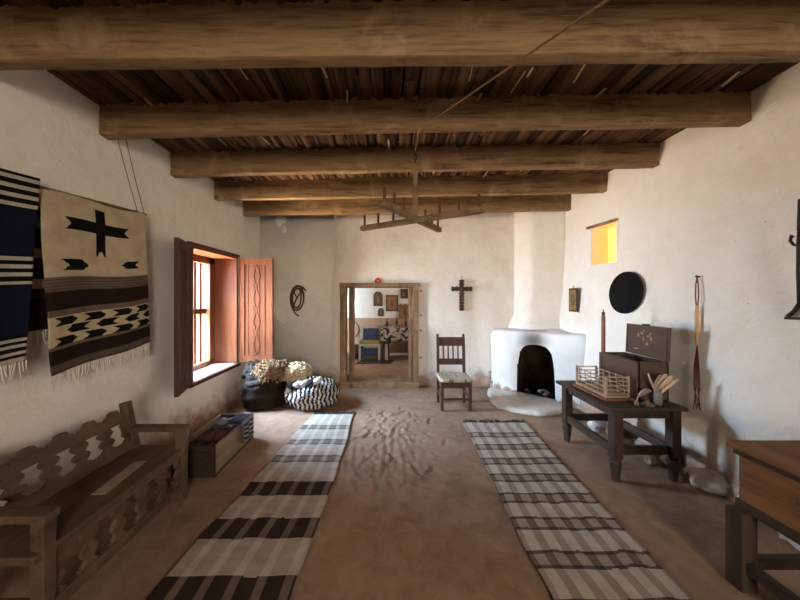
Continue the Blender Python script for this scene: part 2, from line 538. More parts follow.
ceil = mb.build('ceiling', WOOD_CEIL); ceil['kind'] = 'structure'
# loose pale bark shreds caught between the splits
mb = MB()
for k in range(22):
    sx = rnd.uniform(-1.9, 2.4); sy = rnd.choice([1.75, 1.95, 2.1, 2.6, 2.8, 3.3, 3.5])+rnd.uniform(-.12, .12)
    L = rnd.uniform(.06, .26); z = zc(sx)-.014-rnd.uniform(0, .012)
    a = rnd.uniform(-.18, .18)
    mb.bar((sx, sy, z), (sx+L*a, sy+L, z-rnd.uniform(0, .02)), rnd.uniform(.006, .018), .004)
sh = mb.build('bark_shreds', WOOD_SHRED, ceil)

def beam(idx, yback, zl, zr, h, d, seed):
    mb = MB()
    nx = 90
    prof = []
    r = .009
    corners = [(0,0),(d,0),(d,h),(0,h)]
    for cx_, cz_, sx_, sz_ in ((0,0,1,1),(d,0,-1,1),(d,h,-1,-1),(0,h,1,-1)):
        pass
    ring = [(r,0),(d/2,0),(d-r,0),(d-.3*r,.3*r),(d,r),(d,h/3),(d,2*h/3),(d,h-r),(d-r,h),(d/2,h),(r,h),(0,h-r),(0,2*h/3),(0,h/3),(0,r),(.3*r,.3*r)]
    k = len(ring)
    vs, fs = [], []
    xa, xb = XL-.14, XR+.14
    for i in range(nx+1):
        t = i/nx; x = xa+(xb-xa)*t
        zb = zl+(zr-zl)*(x-XL)/(XR-XL)
        sag = .008*nz(x*.7, seed, 1)
        for (py, pz) in ring:
            q = 1+0*pz
            dy = .008*nz(x*1.6, pz*5+seed, py*5)+.004*nz(x*6, pz*11+seed, py*9)
            dz = .007*nz(x*1.3+5, pz*5+seed, py*5)+.003*nz(x*6+4, pz*9+seed, py*9)
            vs.append((x, yback-d+py+dy, zb+pz+dz+sag))
    for i in range(nx):
        for j in range(k):
            j2 = (j+1) % k
            fs.append((i*k+j, i*k+j2, (i+1)*k+j2, (i+1)*k+j))
    fs.append(tuple(range(k))); fs.append(tuple(nx*k+j for j in range(k-1, -1, -1)))
    mb.add(vs, fs)
    o = mb.build('ceiling_beam', WOOD_BEAM, smooth=True)
    o.data.set_sharp_from_angle(angle=math.radians(28))
    o['kind'] = 'structure'
    return o
BE = [(-.70, 2.70, 2.78), (.05, 2.70, 2.78), (.80, 2.69, 2.76), (1.605, 2.70, 2.755), (2.36, 2.735, 2.835), (3.11, 2.735, 2.835), (3.85, 2.72, 2.83), (4.60, 2.725, 2.815)]
for i, (yb, zl, zr) in enumerate(BE):
    beam(i, yb, zl, zr, (zc(0)+.03)-(zl+zr)/2+.01, .085, 3.1*i+.7)

# ------------------------------------------------------------------ left window
win = struct('window_1', 'red brown wooden window with open shutters in the left wall')
y0, y1, z0, z1 = WIN
mb = MB()
xi, xo = XL-.30, XL-WT+.02
mb.bb(xo, XL+.015, y0, y0+.035, z0, z1)
mb.bb(xo, XL+.015, y1-.035, y1, z0, z1)
mb.bb(xo, XL+.015, y0, y1, z1-.035, z1)
mb.build('jamb_lining', WOOD_RED, win, bevel=.004)
mb = MB()
mb.bb(xo+.005, xi, y0+.035, y0+.12, z0+.05, z1-.035); mb.bb(xo+.005, xi, y1-.15, y1-.035, z0+.05, z1-.035)
mb.bb(xo+.03, xi, y0+.035, y1-.035, z1-.12, z1-.035); mb.bb(xo+.03, xi, y0+.035, y1-.035, z0+.02, z0+.085)
mb.build('frame', WOOD_RED, win, bevel=.004)
for k, yy in enumerate((3.50, 3.62, 3.74, 3.86, 3.98, 4.10)):
    MB().bb(xi-.12, xi-.07, yy-.024, yy+.024, z0+.085, z1-.12).build('grille_bar', WOOD_RED, win, bevel=.004)
MB().bb(xi-.14, xi-.06, y0+.12, y1-.12, 1.27, 1.34).build('crossbar', WOOD_RED, win, bevel=.004)
mb = MB(); mb.bb(xo, XL+.03, y0, y1, z0-.0, z0+.02)
mb.build('sill', PL_F, win, bevel=.004)
mb = MB(); mb.bb(XL-.02, XL+.045, y0-.04, y1+.02, z0-.025, z0+.021)
mb.build('sill_edge', WOOD_REDD, win, bevel=.005)
mb = MB(); mb.bb(XL-.02, XL+.03, y0-.03, y1+.03, z1-.005, z1+.03)
mb.build('head_board', WOOD_REDD, win, bevel=.004)
def shutter(hinge, ang, sgn, zt, zb, mat, w=.51):
    """leaf of width .51 hinged at (XL+.03, hinge); ang = opening angle from the closed position"""
    d = Vector((math.sin(ang), sgn*math.cos(ang), 0))
    n = Vector((-d.y, d.x, 0))
    o = Vector((XL+.035, hinge, zb)); H = zt-zb
    R = lambda a, b, c, e, t, off=0: ((o+d*((a+b)/2)+Vector((0,0,(c+e)/2))+n*off), b-a, e-c, t)
    root = None
    mb = MB()
    def pc(a, b, c, e, t, off=0):
        p = o+d*((a+b)/2)+Vector((0,0,(c+e)/2))+n*off
        mb.box(p, (b-a, t, e-c), (0, 0, math.atan2(d.y, d.x)))
    s = .075
    pc(0, s, 0, H, .04); pc(w-s, w, 0, H, .04); pc(s, w-s, 0, s*1.2, .04); pc(s, w-s, H-s*1.2, H, .04)
    leaf = mb.build('shutter', mat, win, bevel=.003)
    mb = MB(); pc(s-.005, w-s+.005, s*1.2-.005, H-s*1.2+.005, .016)
    leafp = mb.build('panel', mat, leaf)
    mb = MB()
    for a in (s+.045, s+.125, w-s-.125, w-s-.045): pc(a-.008, a+.008, s*1.2, H-s*1.2, .026)
    ph, pw = (H-2.4*s)/4, .05
    for q in range(4):                       # carved lozenges up the middle
        cz = s*1.2+ph*(q+.5)
        for sx in (-1, 1):
            for sz in (-1, 1):
                p = o+d*(w/2+sx*pw)+Vector((0,0,cz)); q2 = o+d*(w/2)+Vector((0,0,cz+sz*ph*.48))
                mb.bar(p, q2, .02, .034, n)
    mb.build('carved_moulding', mat, leaf)
    mb = MB()
    for hz in (.18, H-.18): mb.tube([o+Vector((0,0,hz-.04)), o+Vector((0,0,hz+.04))], .012, 8)
    mb.build('hinge', IRON, leaf)
shutter(y0-.012, math.radians(160), 1, 2.06, .56, WOOD_REDD)  # near leaf: shade painted in by the darker pine
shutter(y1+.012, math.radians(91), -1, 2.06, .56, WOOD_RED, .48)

# ------------------------------------------------------------------ right wall niche window
win2 = struct('window_2', 'small deep window glowing amber in the right wall')
y0, y1, z0, z1 = NIC
mb = MB()
D = .22
def lining(u, v): pass
mb.bb(XR-.012, XR+D+.02, y0-.02, y0+.004, z0, z1); mb.bb(XR-.012, XR+D+.02, y1-.004, y1+.02, z0, z1)
mb.bb(XR-.012, XR+D+.02, y0, y1, z1-.004, z1+.02); mb.bb(XR-.02, XR+D+.02, y0, y1, z0-.02, z0+.004)
mb.build('reveal', PL_S, win2)
MB().bb(XR+D, XR+D+.01, y0, y1, z0, z1).build('pane', AMBER, win2)
mb = MB(); mb.bar((XR-.02, y0-.02, z1-.005), (XR-.02, y1+.06, z1+.012), .05, .03); mb.build('lintel', WOOD_DOOR, win2, bevel=.004)

# ------------------------------------------------------------------ doorway in the back wall
door = struct('door_1', 'low doorway framed with rough timber posts, opening to the next room')
fx0, fx1 = -.815, .50
fy = YB-.075
def rough_post(cx, cy, sx, sy, za, zb, seed):
    mb = MB(); n = 26
    vs, fs = [], []
    for i in range(n+1):
        z = za+(zb-za)*i/n
        for (ax_, ay) in ((-1,-1),(1,-1),(1,1),(-1,1)):
            vs.append((cx+ax_*sx/2+.008*nz(z*4, ax_*3+seed, ay), cy+ay*sy/2+.006*nz(z*4+9, ax_*3+seed, ay), z))
    for i in range(n):
        for j in range(4):
            j2 = (j+1) % 4
            fs.append((i*4+j, i*4+j2, (i+1)*4+j2, (i+1)*4+j))
    fs.append((0,1,2,3)); fs.append(tuple(n*4+j for j in (3,2,1,0)))
    return mb.add(vs, fs)
rough_post(fx0+.05, YB+.02, .10, .18, 0, 1.70, 1.0).build('post', WOOD_DOOR, door, bevel=.004)
rough_post(fx0+.165, YB+.22, .06, .36, .08, 1.66, 2.0).build('jamb', WOOD_DOOR, door, bevel=.004)
rough_post(fx1-.05, YB+.02, .085, .18, 0, 1.70, 3.0).build('post', WOOD_DOOR, door, bevel=.004)
rough_post(fx1-.125, YB+.20, .045, .36, .08, 1.66, 4.0).build('jamb', WOOD_DOOR, door, bevel=.004)
mb = MB(); mb.bb(fx0-.01, fx1+.02, YB-.08, YB+.40, 1.665, 1.735); mb.build('lintel', WOOD_DOOR, door, bevel=.006)
mb = MB(); mb.bb(fx0, fx1+.01, YB-.10, YB+.42, -.02, .085); mb.build('threshold', WOOD_DOOR, door, bevel=.012)
mb = MB()
for (zz) in (.5, .95, 1.2, 1.6): mb.tube([(fx1+.012, YB-.09, zz), (fx1+.03, YB-.11, zz)], .012, 6)
mb.build('nail', IRON, door)

# ------------------------------------------------------------------ the next room
mb = MB()
FY = 8.0
mb.bb(-3.3, 3.3, FY, FY+.2, .94, 3.2, 0); mb.bb(-3.3, 3.3, FY, FY+.2, 0, .94, 1)
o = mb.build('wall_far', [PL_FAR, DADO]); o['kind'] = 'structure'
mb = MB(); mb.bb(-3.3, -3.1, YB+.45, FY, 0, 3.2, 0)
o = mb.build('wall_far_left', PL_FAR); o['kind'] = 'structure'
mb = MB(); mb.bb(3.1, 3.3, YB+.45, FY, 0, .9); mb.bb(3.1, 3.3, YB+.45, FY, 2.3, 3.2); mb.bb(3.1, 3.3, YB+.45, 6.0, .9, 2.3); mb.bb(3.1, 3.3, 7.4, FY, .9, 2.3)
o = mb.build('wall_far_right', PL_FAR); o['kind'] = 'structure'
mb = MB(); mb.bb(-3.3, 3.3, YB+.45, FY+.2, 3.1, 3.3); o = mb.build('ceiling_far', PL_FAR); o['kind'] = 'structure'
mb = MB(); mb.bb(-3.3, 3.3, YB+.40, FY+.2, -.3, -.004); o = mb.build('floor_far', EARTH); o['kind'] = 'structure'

def P(px, py, Y):            # a point of the place from a pixel and a depth
    return Vector(((px-389)/300*Y, Y, 1.5+(297-py)/300*Y))

# white painted chair with blue cushion
c = thing('painted_chair', 'white painted chair with blue cushion in the room beyond the doorway', 'chair', (-.46, 7.3, 0))
for sx in (-1, 1):
    MB().bb(sx*.23-.025, sx*.23+.025, -.24, -.19, 0, .40).build('leg', WHITE_PAINT, c, bevel=.004)
    MB().bb(sx*.23-.025, sx*.23+.025, .19, .24, 0, .62).build('leg', WHITE_PAINT, c, bevel=.004)
MB().bb(-.25, .25, -.25, .25, .34, .40).build('seat_rail', WHITE_PAINT, c, bevel=.005)
arch = [(-.24, .40), (.24, .40)]+[(.24*math.cos(a), .62+.17*math.sin(a)) for a in [PI*i/12 for i in range(13)]]
MB().prism(arch, (0, .215, 0), (1,0,0), (0,0,1), .03).build('backrest', WHITE_PAINT, c)
MB().box((0, -.02, .42), (.47, .46, .05)).build('seat_pad', OLIVE, c, bevel=.015)
MB().box((.01, .15, .575), (.38, .08, .30), (-.12, 0, 0)).build('back_cushion', BLUE_CLOTH, c, bevel=.03)
MB().bb(-.2, .2, -.24, -.22, .10, .30).build('front_panel', BLUE_CLOTH, c, bevel=.005)

# table with patterned cloth
t = thing('covered_table', 'table under a patterned white cloth in the room beyond the doorway', 'table', (.56, 7.45, 0))
for sx in (-.62, .62):
    for sy in (-.33, .33):
        MB().bb(sx-.035, sx+.035, sy-.035, sy+.035, 0, .74).build('leg', WHITE_PAINT, t, bevel=.004)
MB().bb(-.72, .72, -.40, .40, .735, .765).build('tabletop', DARKBROWN, t, bevel=.004)
MB().bb(-.62, .62, -.34, -.31, .12, .17).build('stretcher', WHITE_PAINT, t, bevel=.004)
def cloth_pt(u, v):
    x = -1.02+2.04*u; y = -.72+1.44*v
    ex = max(abs(x)-.735, 0); ey = max(abs(y)-.415, 0)
    z = .772
    drop = max(ex, ey)
    xx = max(-.735, min(.735, x)); yy = max(-.415, min(.415, y))
    if drop > 0:
        z -= drop
        xx += math.copysign(.012+.012*math.sin(y*17), x) if ex > 0 else 0
        yy += math.copysign(.012+.012*math.sin(x*17), y) if ey > 0 else 0
    return (xx, yy, z)
mb = MB().grid(56, 40, cloth_pt)
def cloth_col(i, cpt):
    v = nz(cpt.x*15+3, cpt.y*13, cpt.z*15)
    return lin(58, 56, 62) if v > .10 else lin(200, 186, 166)
cl = mb.build('tablecloth', WOOL, None, (.56, 7.45, 0), colfn=cloth_col, smooth=True)
cl.modifiers.new('Solid', 'SOLIDIFY').thickness = -.003
tag(cl, 'white tablecloth with dark leaf pattern on the table beyond the doorway', 'tablecloth')
def bottle(px, yy, h, r, label):
    X = (px-389)/300*yy
    mb = MB(); mb.lathe([(r*.9, 0), (r, .02), (r, h*.5), (r*.35, h*.68), (r*.35, h*.95), (r*.45, h)], n=14)
    o = mb.build('bottle', DARKBROWN, None, (X, yy, .7745), smooth=True)
    tag(o, label, 'bottle', 'bottles on the covered table')
bottle(387, 7.38, .20, .035, 'dark bottle at the left end of the covered table in the next room')
bottle(397, 7.42, .23, .035, 'dark bottle in the middle of the covered table in the next room')
bottle(406, 7.40, .22, .035, 'dark bottle nearest the right door post on the covered table')
mb = MB(); mb.lathe([(.04, 0), (.09, .03), (.11, .07), (.10, .07), (.08, .035), (.03, .015)], n=18)
tag(mb.build('bowl', PICT_BR, None, ((400-389)/300*7.2, 7.2, .7745), smooth=True), 'brown bowl on the covered table in the next room', 'bowl')
# wooden stool beside table
s = thing('stool', 'dark brown stool between the white chair and the covered table', 'stool', ((385.5-389)/300*7.15, 7.15, 0))
MB().lathe([(.13, .40), (.14, .41), (.14, .44), (.13, .45)], n=18).build('seat', DARKBROWN, s, smooth=False)
for a in range(4):
    an = PI/4+a*PI/2
    MB().tube([(.13*math.cos(an), .13*math.sin(an), 0), (.09*math.cos(an), .09*math.sin(an), .41)], .02, 8).build('leg', DARKBROWN, s)
# dark basket at left
mb = MB(); mb.lathe([(.13, 0), (.17, .10), (.18, .22), (.15, .30), (.13, .30), (.11, .2)], n=20)
tag(mb.build('basket', DARKBROWN, None, ((357-389)/300*7.45, 7.45, 0), smooth=True), 'dark round basket left of the white painted chair', 'basket')
# small mat
mb = MB().grid(40, 16, lambda u, v: (-.42+.78*u+.1*v-.05, -.2+.38*v, .010+.002*nz(u*5, v*5)))
mat_o = mb.build('floor_mat', WOOL, None, (-.28, 6.95, 0), colfn=lambda i, c: lin(86, 80, 84) if nz(c.x*24, c.y*24) > 0 else lin(52, 46, 50))
mat_o.modifiers.new('Solid', 'SOLIDIFY').thickness = .01
tag(mat_o, 'small dark mat on the floor before the white painted chair', 'mat')
# things on the far wall
def wallpic(name, px0, px1, py0, py1, shape, mat, label, cat, frame=DARKBROWN):
    a, b = P(px0, py1, FY), P(px1, py0, FY)
    w, h = b.x-a.x, b.z-a.z
    r = thing(name, label, cat, ((a.x+b.x)/2, FY-.005, a.z))
    if shape == 'arch':
        pl = [(-w/2, 0), (w/2, 0)]+[(w/2*math.cos(x), h-w/2+w/2*math.sin(x)) for x in [PI*i/12 for i in range(13)]]
    elif shape == 'crest':
        pl = [(-w/2, 0), (w/2, 0), (w/2, h*.9), (w*.36, h), (w*.18, h*.9), (0, h), (-w*.18, h*.9), (-w*.36, h), (-w/2, h*.9)]
    else:
        pl = [(-w/2, 0), (w/2, 0), (w/2, h), (-w/2, h)]
    MB().prism(pl, (0, -.015, 0), (1,0,0), (0,0,1), .03).build('frame', frame, r)
    pl2 = [(x*.78, h/2+(z-h/2)*.82) for x, z in pl]
    MB().prism(pl2, (0, -.032, 0), (1,0,0), (0,0,1), .012).build('panel', mat, r)
    mb = MB()
    mb.prism([(-w*.12, h*.25), (w*.14, h*.25), (w*.08, h*.6), (0, h*.72), (-w*.1, h*.6)], (0, -.04, 0), (1,0,0), (0,0,1), .006)
    mb.build('painted_figure', PICT_DK if mat is PICT_BR else PICT_BR, r)
wallpic('arched_retablo', 373.5, 382.5, 291.5, 306, 'arch', PICT_DK, 'arched dark painted panel high on the wall beyond the doorway', 'picture')
wallpic('framed_picture', 386, 398, 295, 311, 'rect', PICT_BR, 'large brown framed picture on the wall beyond the doorway', 'picture')
wallpic('framed_picture', 400.5, 408, 289, 298.5, 'rect', PICT_DK, 'small dark square picture at the top right beyond the doorway', 'picture')
wallpic('crested_panel', 399, 410.5, 303.5, 319, 'crest', PICT_BR, 'brown panel with scalloped top behind the covered table bottles', 'picture', PICT_BR)
wallpic('small_retablo', 378, 384, 308, 316, 'arch', PICT_DK, 'tiny painted panel just above the tan dado beyond the doorway', 'picture')
mb = MB(); a = P(355.5, 337, FY)
mb.tube([(a.x+.10*math.sin(PI*i/14), FY-.012, a.z+.40*i/14) for i in range(15)], .012, 6)
tag(mb.build('bent_hoop', IRON), 'thin dark bent hoop on the tan dado beyond the doorway', 'hoop')

# ------------------------------------------------------------------ corner fireplace
fp_o = Vector((2.14, 4.385, 0)); ang = math.atan2(-.74, 1.11)        # front faces the room diagonally
fp = thing('corner_fireplace', 'white plastered adobe fireplace built into the far right corner', 'fireplace')
fp.location = fp_o; fp.rotation_euler.z = ang
# outline in local space (x along the front, y into the corner)
Minv = Matrix.Rotation(-ang, 3, 'Z')
def toloc(x, y):
    p = Minv @ Vector((x-fp_o.x, y-fp_o.y, 0)); return (p.x, p.y)
front = []
L0 = toloc(1.63, 4.98); Rr = toloc(2.70, 4.00)
raw = [toloc(1.70, 5.04), toloc(1.64, 4.86), toloc(1.66, 4.77), toloc(1.75, 4.66), toloc(1.95, 4.51), toloc(2.15, 4.38), toloc(2.34, 4.22), toloc(2.48, 4.08), toloc(2.58, 3.99), toloc(2.70, 3.96), toloc(2.73, 5.04)]
# resample finely
def resample(poly, n):
    P2 = [Vector((a, b)) for a, b in poly]+[Vector(poly[0])]
    seg = [(q-p).length for p, q in zip(P2[:-1], P2[1:])]; T = sum(seg)
    out = []
    for i in range(n):
        d = T*i/n; k = 0
        while d > seg[k]: d -= seg[k]; k += 1
        out.append(P2[k].lerp(P2[k+1], d/seg[k]))
    return out
pl = resample(raw, 110)
for _ in range(2):
    pl = [pl[i-1]*.25+pl[i]*.5+pl[(i+1) % len(pl)]*.25 for i in range(len(pl))]
cen = sum(pl, Vector((0, 0)))/len(pl)
mb = MB()
prof = [(0, 1.015), (.06, 1.0), (.14, .985), (.3, .975), (.5, .975), (.7, .98), (.84, .985), (.91, .98), (.955, .965), (.98, .94), (.995, .90), (1.0, .85), (1.003, .75), (1.005, .45)]
vs, fs = [], []
n = len(pl)
for z, k in prof and [(p[0], p[1]) for p in prof]:
    for p in pl:
        q = cen+(p-cen)*k
        d = .012*nz(q.x*4, q.y*4, z*4)
        vs.append((q.x+d, q.y+d*.7, z*.985+.035*nz(q.x*2.2, q.y*2.2, 4)*smooth(.7, 1, z)))
for i in range(len(prof)-1):
    for j in range(n):
        j2 = (j+1) % n
        fs.append((i*n+j, i*n+j2, (i+1)*n+j2, (i+1)*n+j))
fs.append(tuple(range(n-1, -1, -1))); fs.append(tuple((len(prof)-1)*n+j for j in range(n)))
mb.add(vs, fs)
body = mb.build('body', [PL_F, SOOT], fp)
# cut the arched fire opening
AW, AH = .25, .80
arch = [(-AW-.01, -.02), (AW+.01, -.02), (AW, .30), (AW*.95, .52), (AW*.84, .68), (AW*.60, .775), (AW*.2, AH), (-AW*.25, AH), (-AW*.62, .77), (-AW*.84, .68), (-AW*.94, .52), (-AW*.98, .30)]
for _ in range(2):                     # round the corners of the arch
    na = []
    for i, p in enumerate(arch):
        q = arch[(i+1) % len(arch)]
        if p[1] < .1 and q[1] < .1: na += [p, q]; continue
        na += [(p[0]*.75+q[0]*.25, p[1]*.75+q[1]*.25), (p[0]*.25+q[0]*.75, p[1]*.25+q[1]*.75)]
    arch = na
mbc = MB()
nA = len(arch)
lay = []
for (yy, s, tz) in ((-.40, 1.08, 1.02), (.02, 1.0, 1.0), (.20, .93, .97), (.40, .8, .9), (.46, .6, .75)):
    for (a, b_) in arch: mbc.v.append(Vector((a*s, yy, b_*tz if b_ > 0 else b_+.045)))
for i in range(4):
    for j in range(nA):
        j2 = (j+1) % nA
        mbc.f.append((i*nA+j, i*nA+j2, (i+1)*nA+j2, (i+1)*nA+j)); mbc.m.append(0)
mbc.f.append(tuple(range(nA-1, -1, -1))); mbc.m.append(0)
mbc.f.append(tuple(4*nA+j for j in range(nA))); mbc.m.append(0)
cutter = mbc.build('cutter', SOOT, fp)
bvh = BVHTree.FromPolygons([tuple(v.co) for v in cutter.data.vertices], [tuple(p.vertices) for p in cutter.data.polygons])
bo = body.modifiers.new('cut', 'BOOLEAN'); bo.object = cutter; bo.operation = 'DIFFERENCE'; bo.solver = 'EXACT'
bpy.context.view_layer.update()
dg = bpy.context.evaluated_depsgraph_get()
nm = bpy.data.meshes.new_from_object(body.evaluated_get(dg))
body.modifiers.clear(); body.data = nm
cm = cutter.data
bpy.data.objects.remove(cutter); bpy.data.meshes.remove(cm)
for p in nm.polygons:
    hit = bvh.find_nearest(p.center)
    cut = hit[0] is not None and hit[3] < 3e-3
    p.material_index = 1 if cut else 0
    p.use_smooth = True
nm.set_sharp_from_angle(angle=math.radians(50))
bv = body.modifiers.new('Bevel', 'BEVEL'); bv.width = .015; bv.segments = 3; bv.limit_method = 'ANGLE'; bv.angle_limit = math.radians(50)
# flue
fl_ = [(2.10, 5.08), (2.13, 4.98), (2.22, 4.80), (2.27, 4.755), (2.50, 4.70), (2.76, 4.66), (2.76, 5.08)]
def flue_at(z): 
    k = 1+.15*(1-smooth(.95, 1.25, z))
    out = []
    for (x, y) in fl_:
        xx = 2.76+(x-2.76)*k; yy = 5.08+(y-5.08)*k
        d = .02*nz(x*3, z*1.6, y*3)
        out.append((xx+d, yy+d*.6))
    return out
mb = MB(); rows = [(.90+(3.02-.90)*i/40) for i in range(41)]
ff = []
for z in rows:
    pr = resample(flue_at(z), 48)
    pr = [pr[i-1]*.25+pr[i]*.5+pr[(i+1) % 48]*.25 for i in range(48)]
    for p in pr:
        a, b_ = toloc(p.x, p.y); mb.v.append(Vector((a, b_, z)))
for i in range(40):
    for j in range(48):
        j2 = (j+1) % 48
        mb.f.append((i*48+j, i*48+j2, (i+1)*48+j2, (i+1)*48+j)); mb.m.append(0)
mb.build('flue', PL_S, fp, smooth=True)
# hearth ledge
mb = MB()
hp = [toloc(*q) for q in ((1.52, 4.66), (1.46, 4.30), (1.48, 4.02), (1.66, 3.86), (1.97, 3.74), (2.20, 3.84), (2.36, 4.04), (2.40, 4.22), (2.0, 4.62), (1.6, 4.84))]
pr = resample(hp, 60)
pr = [pr[i-1]*.25+pr[i]*.5+pr[(i+1) % 60]*.25 for i in range(60)]
ce = sum(pr, Vector((0, 0)))/60
for (z, k) in ((-.01, 1.0), (.03, .99), (.048, .96), (.055, .9), (.05, .6), (.048, .3)):
    for i, p in enumerate(pr):
        q = ce+(p-ce)*(k*(1+.05*nz(i*.4, 3)))
        mb.v.append(Vector((q.x, q.y, z+.012*nz(q.x*5, q.y*5, 2)*(z > .02))))
for i in range(5):
    for j in range(60):
        j2 = (j+1) % 60
        mb.f.append((i*60+j, i*60+j2, (i+1)*60+j2, (i+1)*60+j)); mb.m.append(0)
mb.f.append(tuple(range(59, -1, -1))); mb.m.append(0); mb.f.append(tuple(5*60+j for j in range(60))); mb.m.append(0)
mb.build('hearth_ledge', plaster('trodden hearth plaster', (.60, .53, .46, 1), (.42, .34, .27, 1), (.74, .70, .64, 1), 0), fp, smooth=True)
# ash lumps
rr = random.Random(5)
for k in range(6):
    MB().blob((rr.uniform(-.15, .15), rr.uniform(.05, .3), .07), (.04, .03, .025), .3, 2, 2, k*2.1).build('ash_lump', STONE, fp, smooth=True)

# ------------------------------------------------------------------ beams' companion: hanging candle cross
ch = thing('hanging_candelabrum', 'wooden cross shaped candle holder with upright pegs hanging from the second ceiling beam', 'candle holder', (.22, 2.50, 2.14))
d1 = Vector((.84, -.54, 0)).normalized(); d2 = Vector((.54, .84, 0)).normalized()
for d, hl, zz in ((d1, .57, 0.0), (d2, .50, .012)):
    a = MB().bar(-d*hl+Vector((0,0,zz)), d*hl+Vector((0,0,zz)), .05, .045).build('arm', WOOD_CHAND, ch, bevel=.006)
    for t_ in (-.93, -.66, -.38, .38, .66, .93):
        p = d*(hl*t_)
        MB().lathe([(.008, .018), (.010, .03), (.0105, .11), (.008, .12)], (p.x, p.y, zz), 10).build('peg', WOOD_PEG, a)
MB().tube([(0,0,-.02), (0,0,.2), (.002,0,.42), (0,0,.47)], [.024, .023, .021, .018], 10).build('post', WOOD_CHAND, ch, smooth=True)
mb = MB()
for q in range(3):
    zc_ = .49+.032*q
    rx, ry = (.012, 0) if q % 2 else (0, .012)
    mb.tube([(rx*math.cos(2*PI*i/14), ry*math.cos(2*PI*i/14), zc_+.022*math.sin(2*PI*i/14)) for i in range(14)], .004, 6, True)
mb.build('chain', IRON, ch)
mb = MB()
for q in range(4):
    mb.tube([(.026*math.cos(2*PI*i/14), .026*math.sin(2*PI*i/14), .395+.011*q+.004*math.sin(2*PI*i/14+q)) for i in range(14)], .006, 6, True)
mb.tube([(.02, -.02, .42), (.045, -.03, .41), (.05, -.035, .36)], .005, 6)
mb.build('rope_lashing', ROPE, ch)
# pull rope: from the hanger, under the second beam, down to a peg in the wall behind
zb2 = 2.735+.1*(.22+2.2)/4.94
pts = [(.22, 2.50, 2.722), (.222, 2.42, 2.742), (.225, 2.335, zb2-.014), (.235, 2.25, zb2-.022)]
A = Vector((.235, 2.25, zb2-.022)); B = Vector((.72, 1.0, 2.485))
E = A+(B-A)*((2.25-(YR+.03))/1.25)
for i in range(1, 41):
    t_ = i/40; p = A+(E-A)*t_; 
    pts.append(tuple(p))
mb = MB().tube(pts, .0055, 8)
tag(mb.build('pull_rope', ROPE, smooth=True), 'tan rope running from the hanging candle holder up across the ceiling beams', 'rope')

# ------------------------------------------------------------------ left wall: rod, two blankets
rod = thing('hanging_rod', 'thin wooden rod on the left wall holding the two woven blankets', 'rod', (-2.125, 1.85, 2.17))
MB().tube([(0, -.95, -.045), (0, -.3, -.02), (0, .3, .02), (0, .77, .05)], .011, 8).build('dowel', WOOD_CHAND, rod, smooth=True)
for (ya, yb) in ((.67, .44), (.74, .50)):
    mb = MB(); zt = 2.735-2.17+.006
    top = Vector((-2.06+2.125, yb-.005 if ya > .7 else yb-.03, zt+.004))
    bot = Vector((0, ya, .045))
    pts = [bot+Vector((.013*math.cos(2*PI*i/10), 0, .013*math.sin(2*PI*i/10))) for i in range(11)]+[bot.lerp(top, .5)+Vector((0, 0.004, 0)), top]
    mb.tube(pts, .0035, 6)
    mb.build('cord', CORD, rod)

def fringe(mb, pts, L, rng, r=.004):
    for p in pts:
        l = L*rng.uniform(.55, 1.15); dx, dy = rng.uniform(-.012, .012), rng.uniform(-.02, .02)
        p = Vector(p)
        mb.tube([p, p+Vector((dx*.4, dy*.4, -l*.5)), p+Vector((dx, dy, -l))], [r, r*.9, r*.5], 4)

CREAM, BLK, NAVY, GREY, DKB = lin(206, 186, 154), lin(22, 18, 18), lin(24, 29, 46), lin(112, 98, 84), lin(44, 32, 28)
def in_arrow(u, v, cu, cv, w, h, direction=-1):
    """forked arrow: notch on one end and a point on the other"""
    x = (u-cu)/w*direction; y = abs((v-cv)/h)
    if y > 1: return False
    return -1+.55*(1-y)*1 < x < 1-.5*y+(.0) and x > -1+.5*(1-y)
def crossblanket(u, v):
    if v < .47:
        if .435 < u < .53 and .045 < v < .33-.02*math.cos((u-.4825)/.0475*PI): return BLK
        if abs(v-.165) < .033:
            tip = .05*abs(v-.165)/.033
            if .17+(.05-tip) < u < .78-(.05-tip): return BLK
        if in_arrow(u, v, .245, .405, .125, .032, 1): return BLK
        if in_arrow(u, v, .785, .392, .11, .028, -1): return BLK
        return CREAM
    if v < .555: return GREY if (v*60) % 1 > .3 else lin(84, 72, 62)
    if v < .655: return DKB
    if v < .69: return GREY
    if v < .855:
        for r_ in range(3):
            cv = .718+.055*r_
            for k in range(4):
                cu = .14+.255*k+(.11 if r_ == 1 else 0)
                if in_arrow(u, v, cu, cv, .105, .024, 1 if r_ != 1 else -1): return BLK
        return CREAM
    if v < .95: return DKB if v > .87 else GREY
    return lin(98, 86, 74) if (v*80) % 1 > .35 else lin(70, 60, 54)
def blanket_a(v0_=None): pass
bl = thing('cross_blanket', 'cream blanket woven with a black cross and arrows, hanging on the left wall', 'blanket', (-2.10, 2.2, 2.19))
def bpt(u, v, dx=.0, sh=0.0):
    yt = -.41+.77*u; zt = -.055+.06*u
    y = yt+(.035+.03*u)*v+sh*v; z = zt+.012-v*(1.13-.03*u)
    x = dx+.022*math.sin(u*9+v*2)*v+.018*v+.012*nz(u*4, v*4, 3)
    return (x, y, z+.012*math.sin(u*7)*(1-v))
mb = MB().grid(110, 170, lambda u, v: bpt(u, v, .005))
cols = {}
fr = mb.build('front_layer', WOOL, bl, smooth=True, colfn=lambda i, c: crossblanket(((i % 110)+.5)/110, ((i//110)+.5)/170))
fr.modifiers.new('Solid', 'SOLIDIFY').thickness = .008
mb = MB().grid(60, 90, lambda u, v: (-.05+.012*math.sin(u*9)*v+.008*nz(u*3, v*3), -.47+.70*u-.01*v, -.02+.05*u-v*.88))
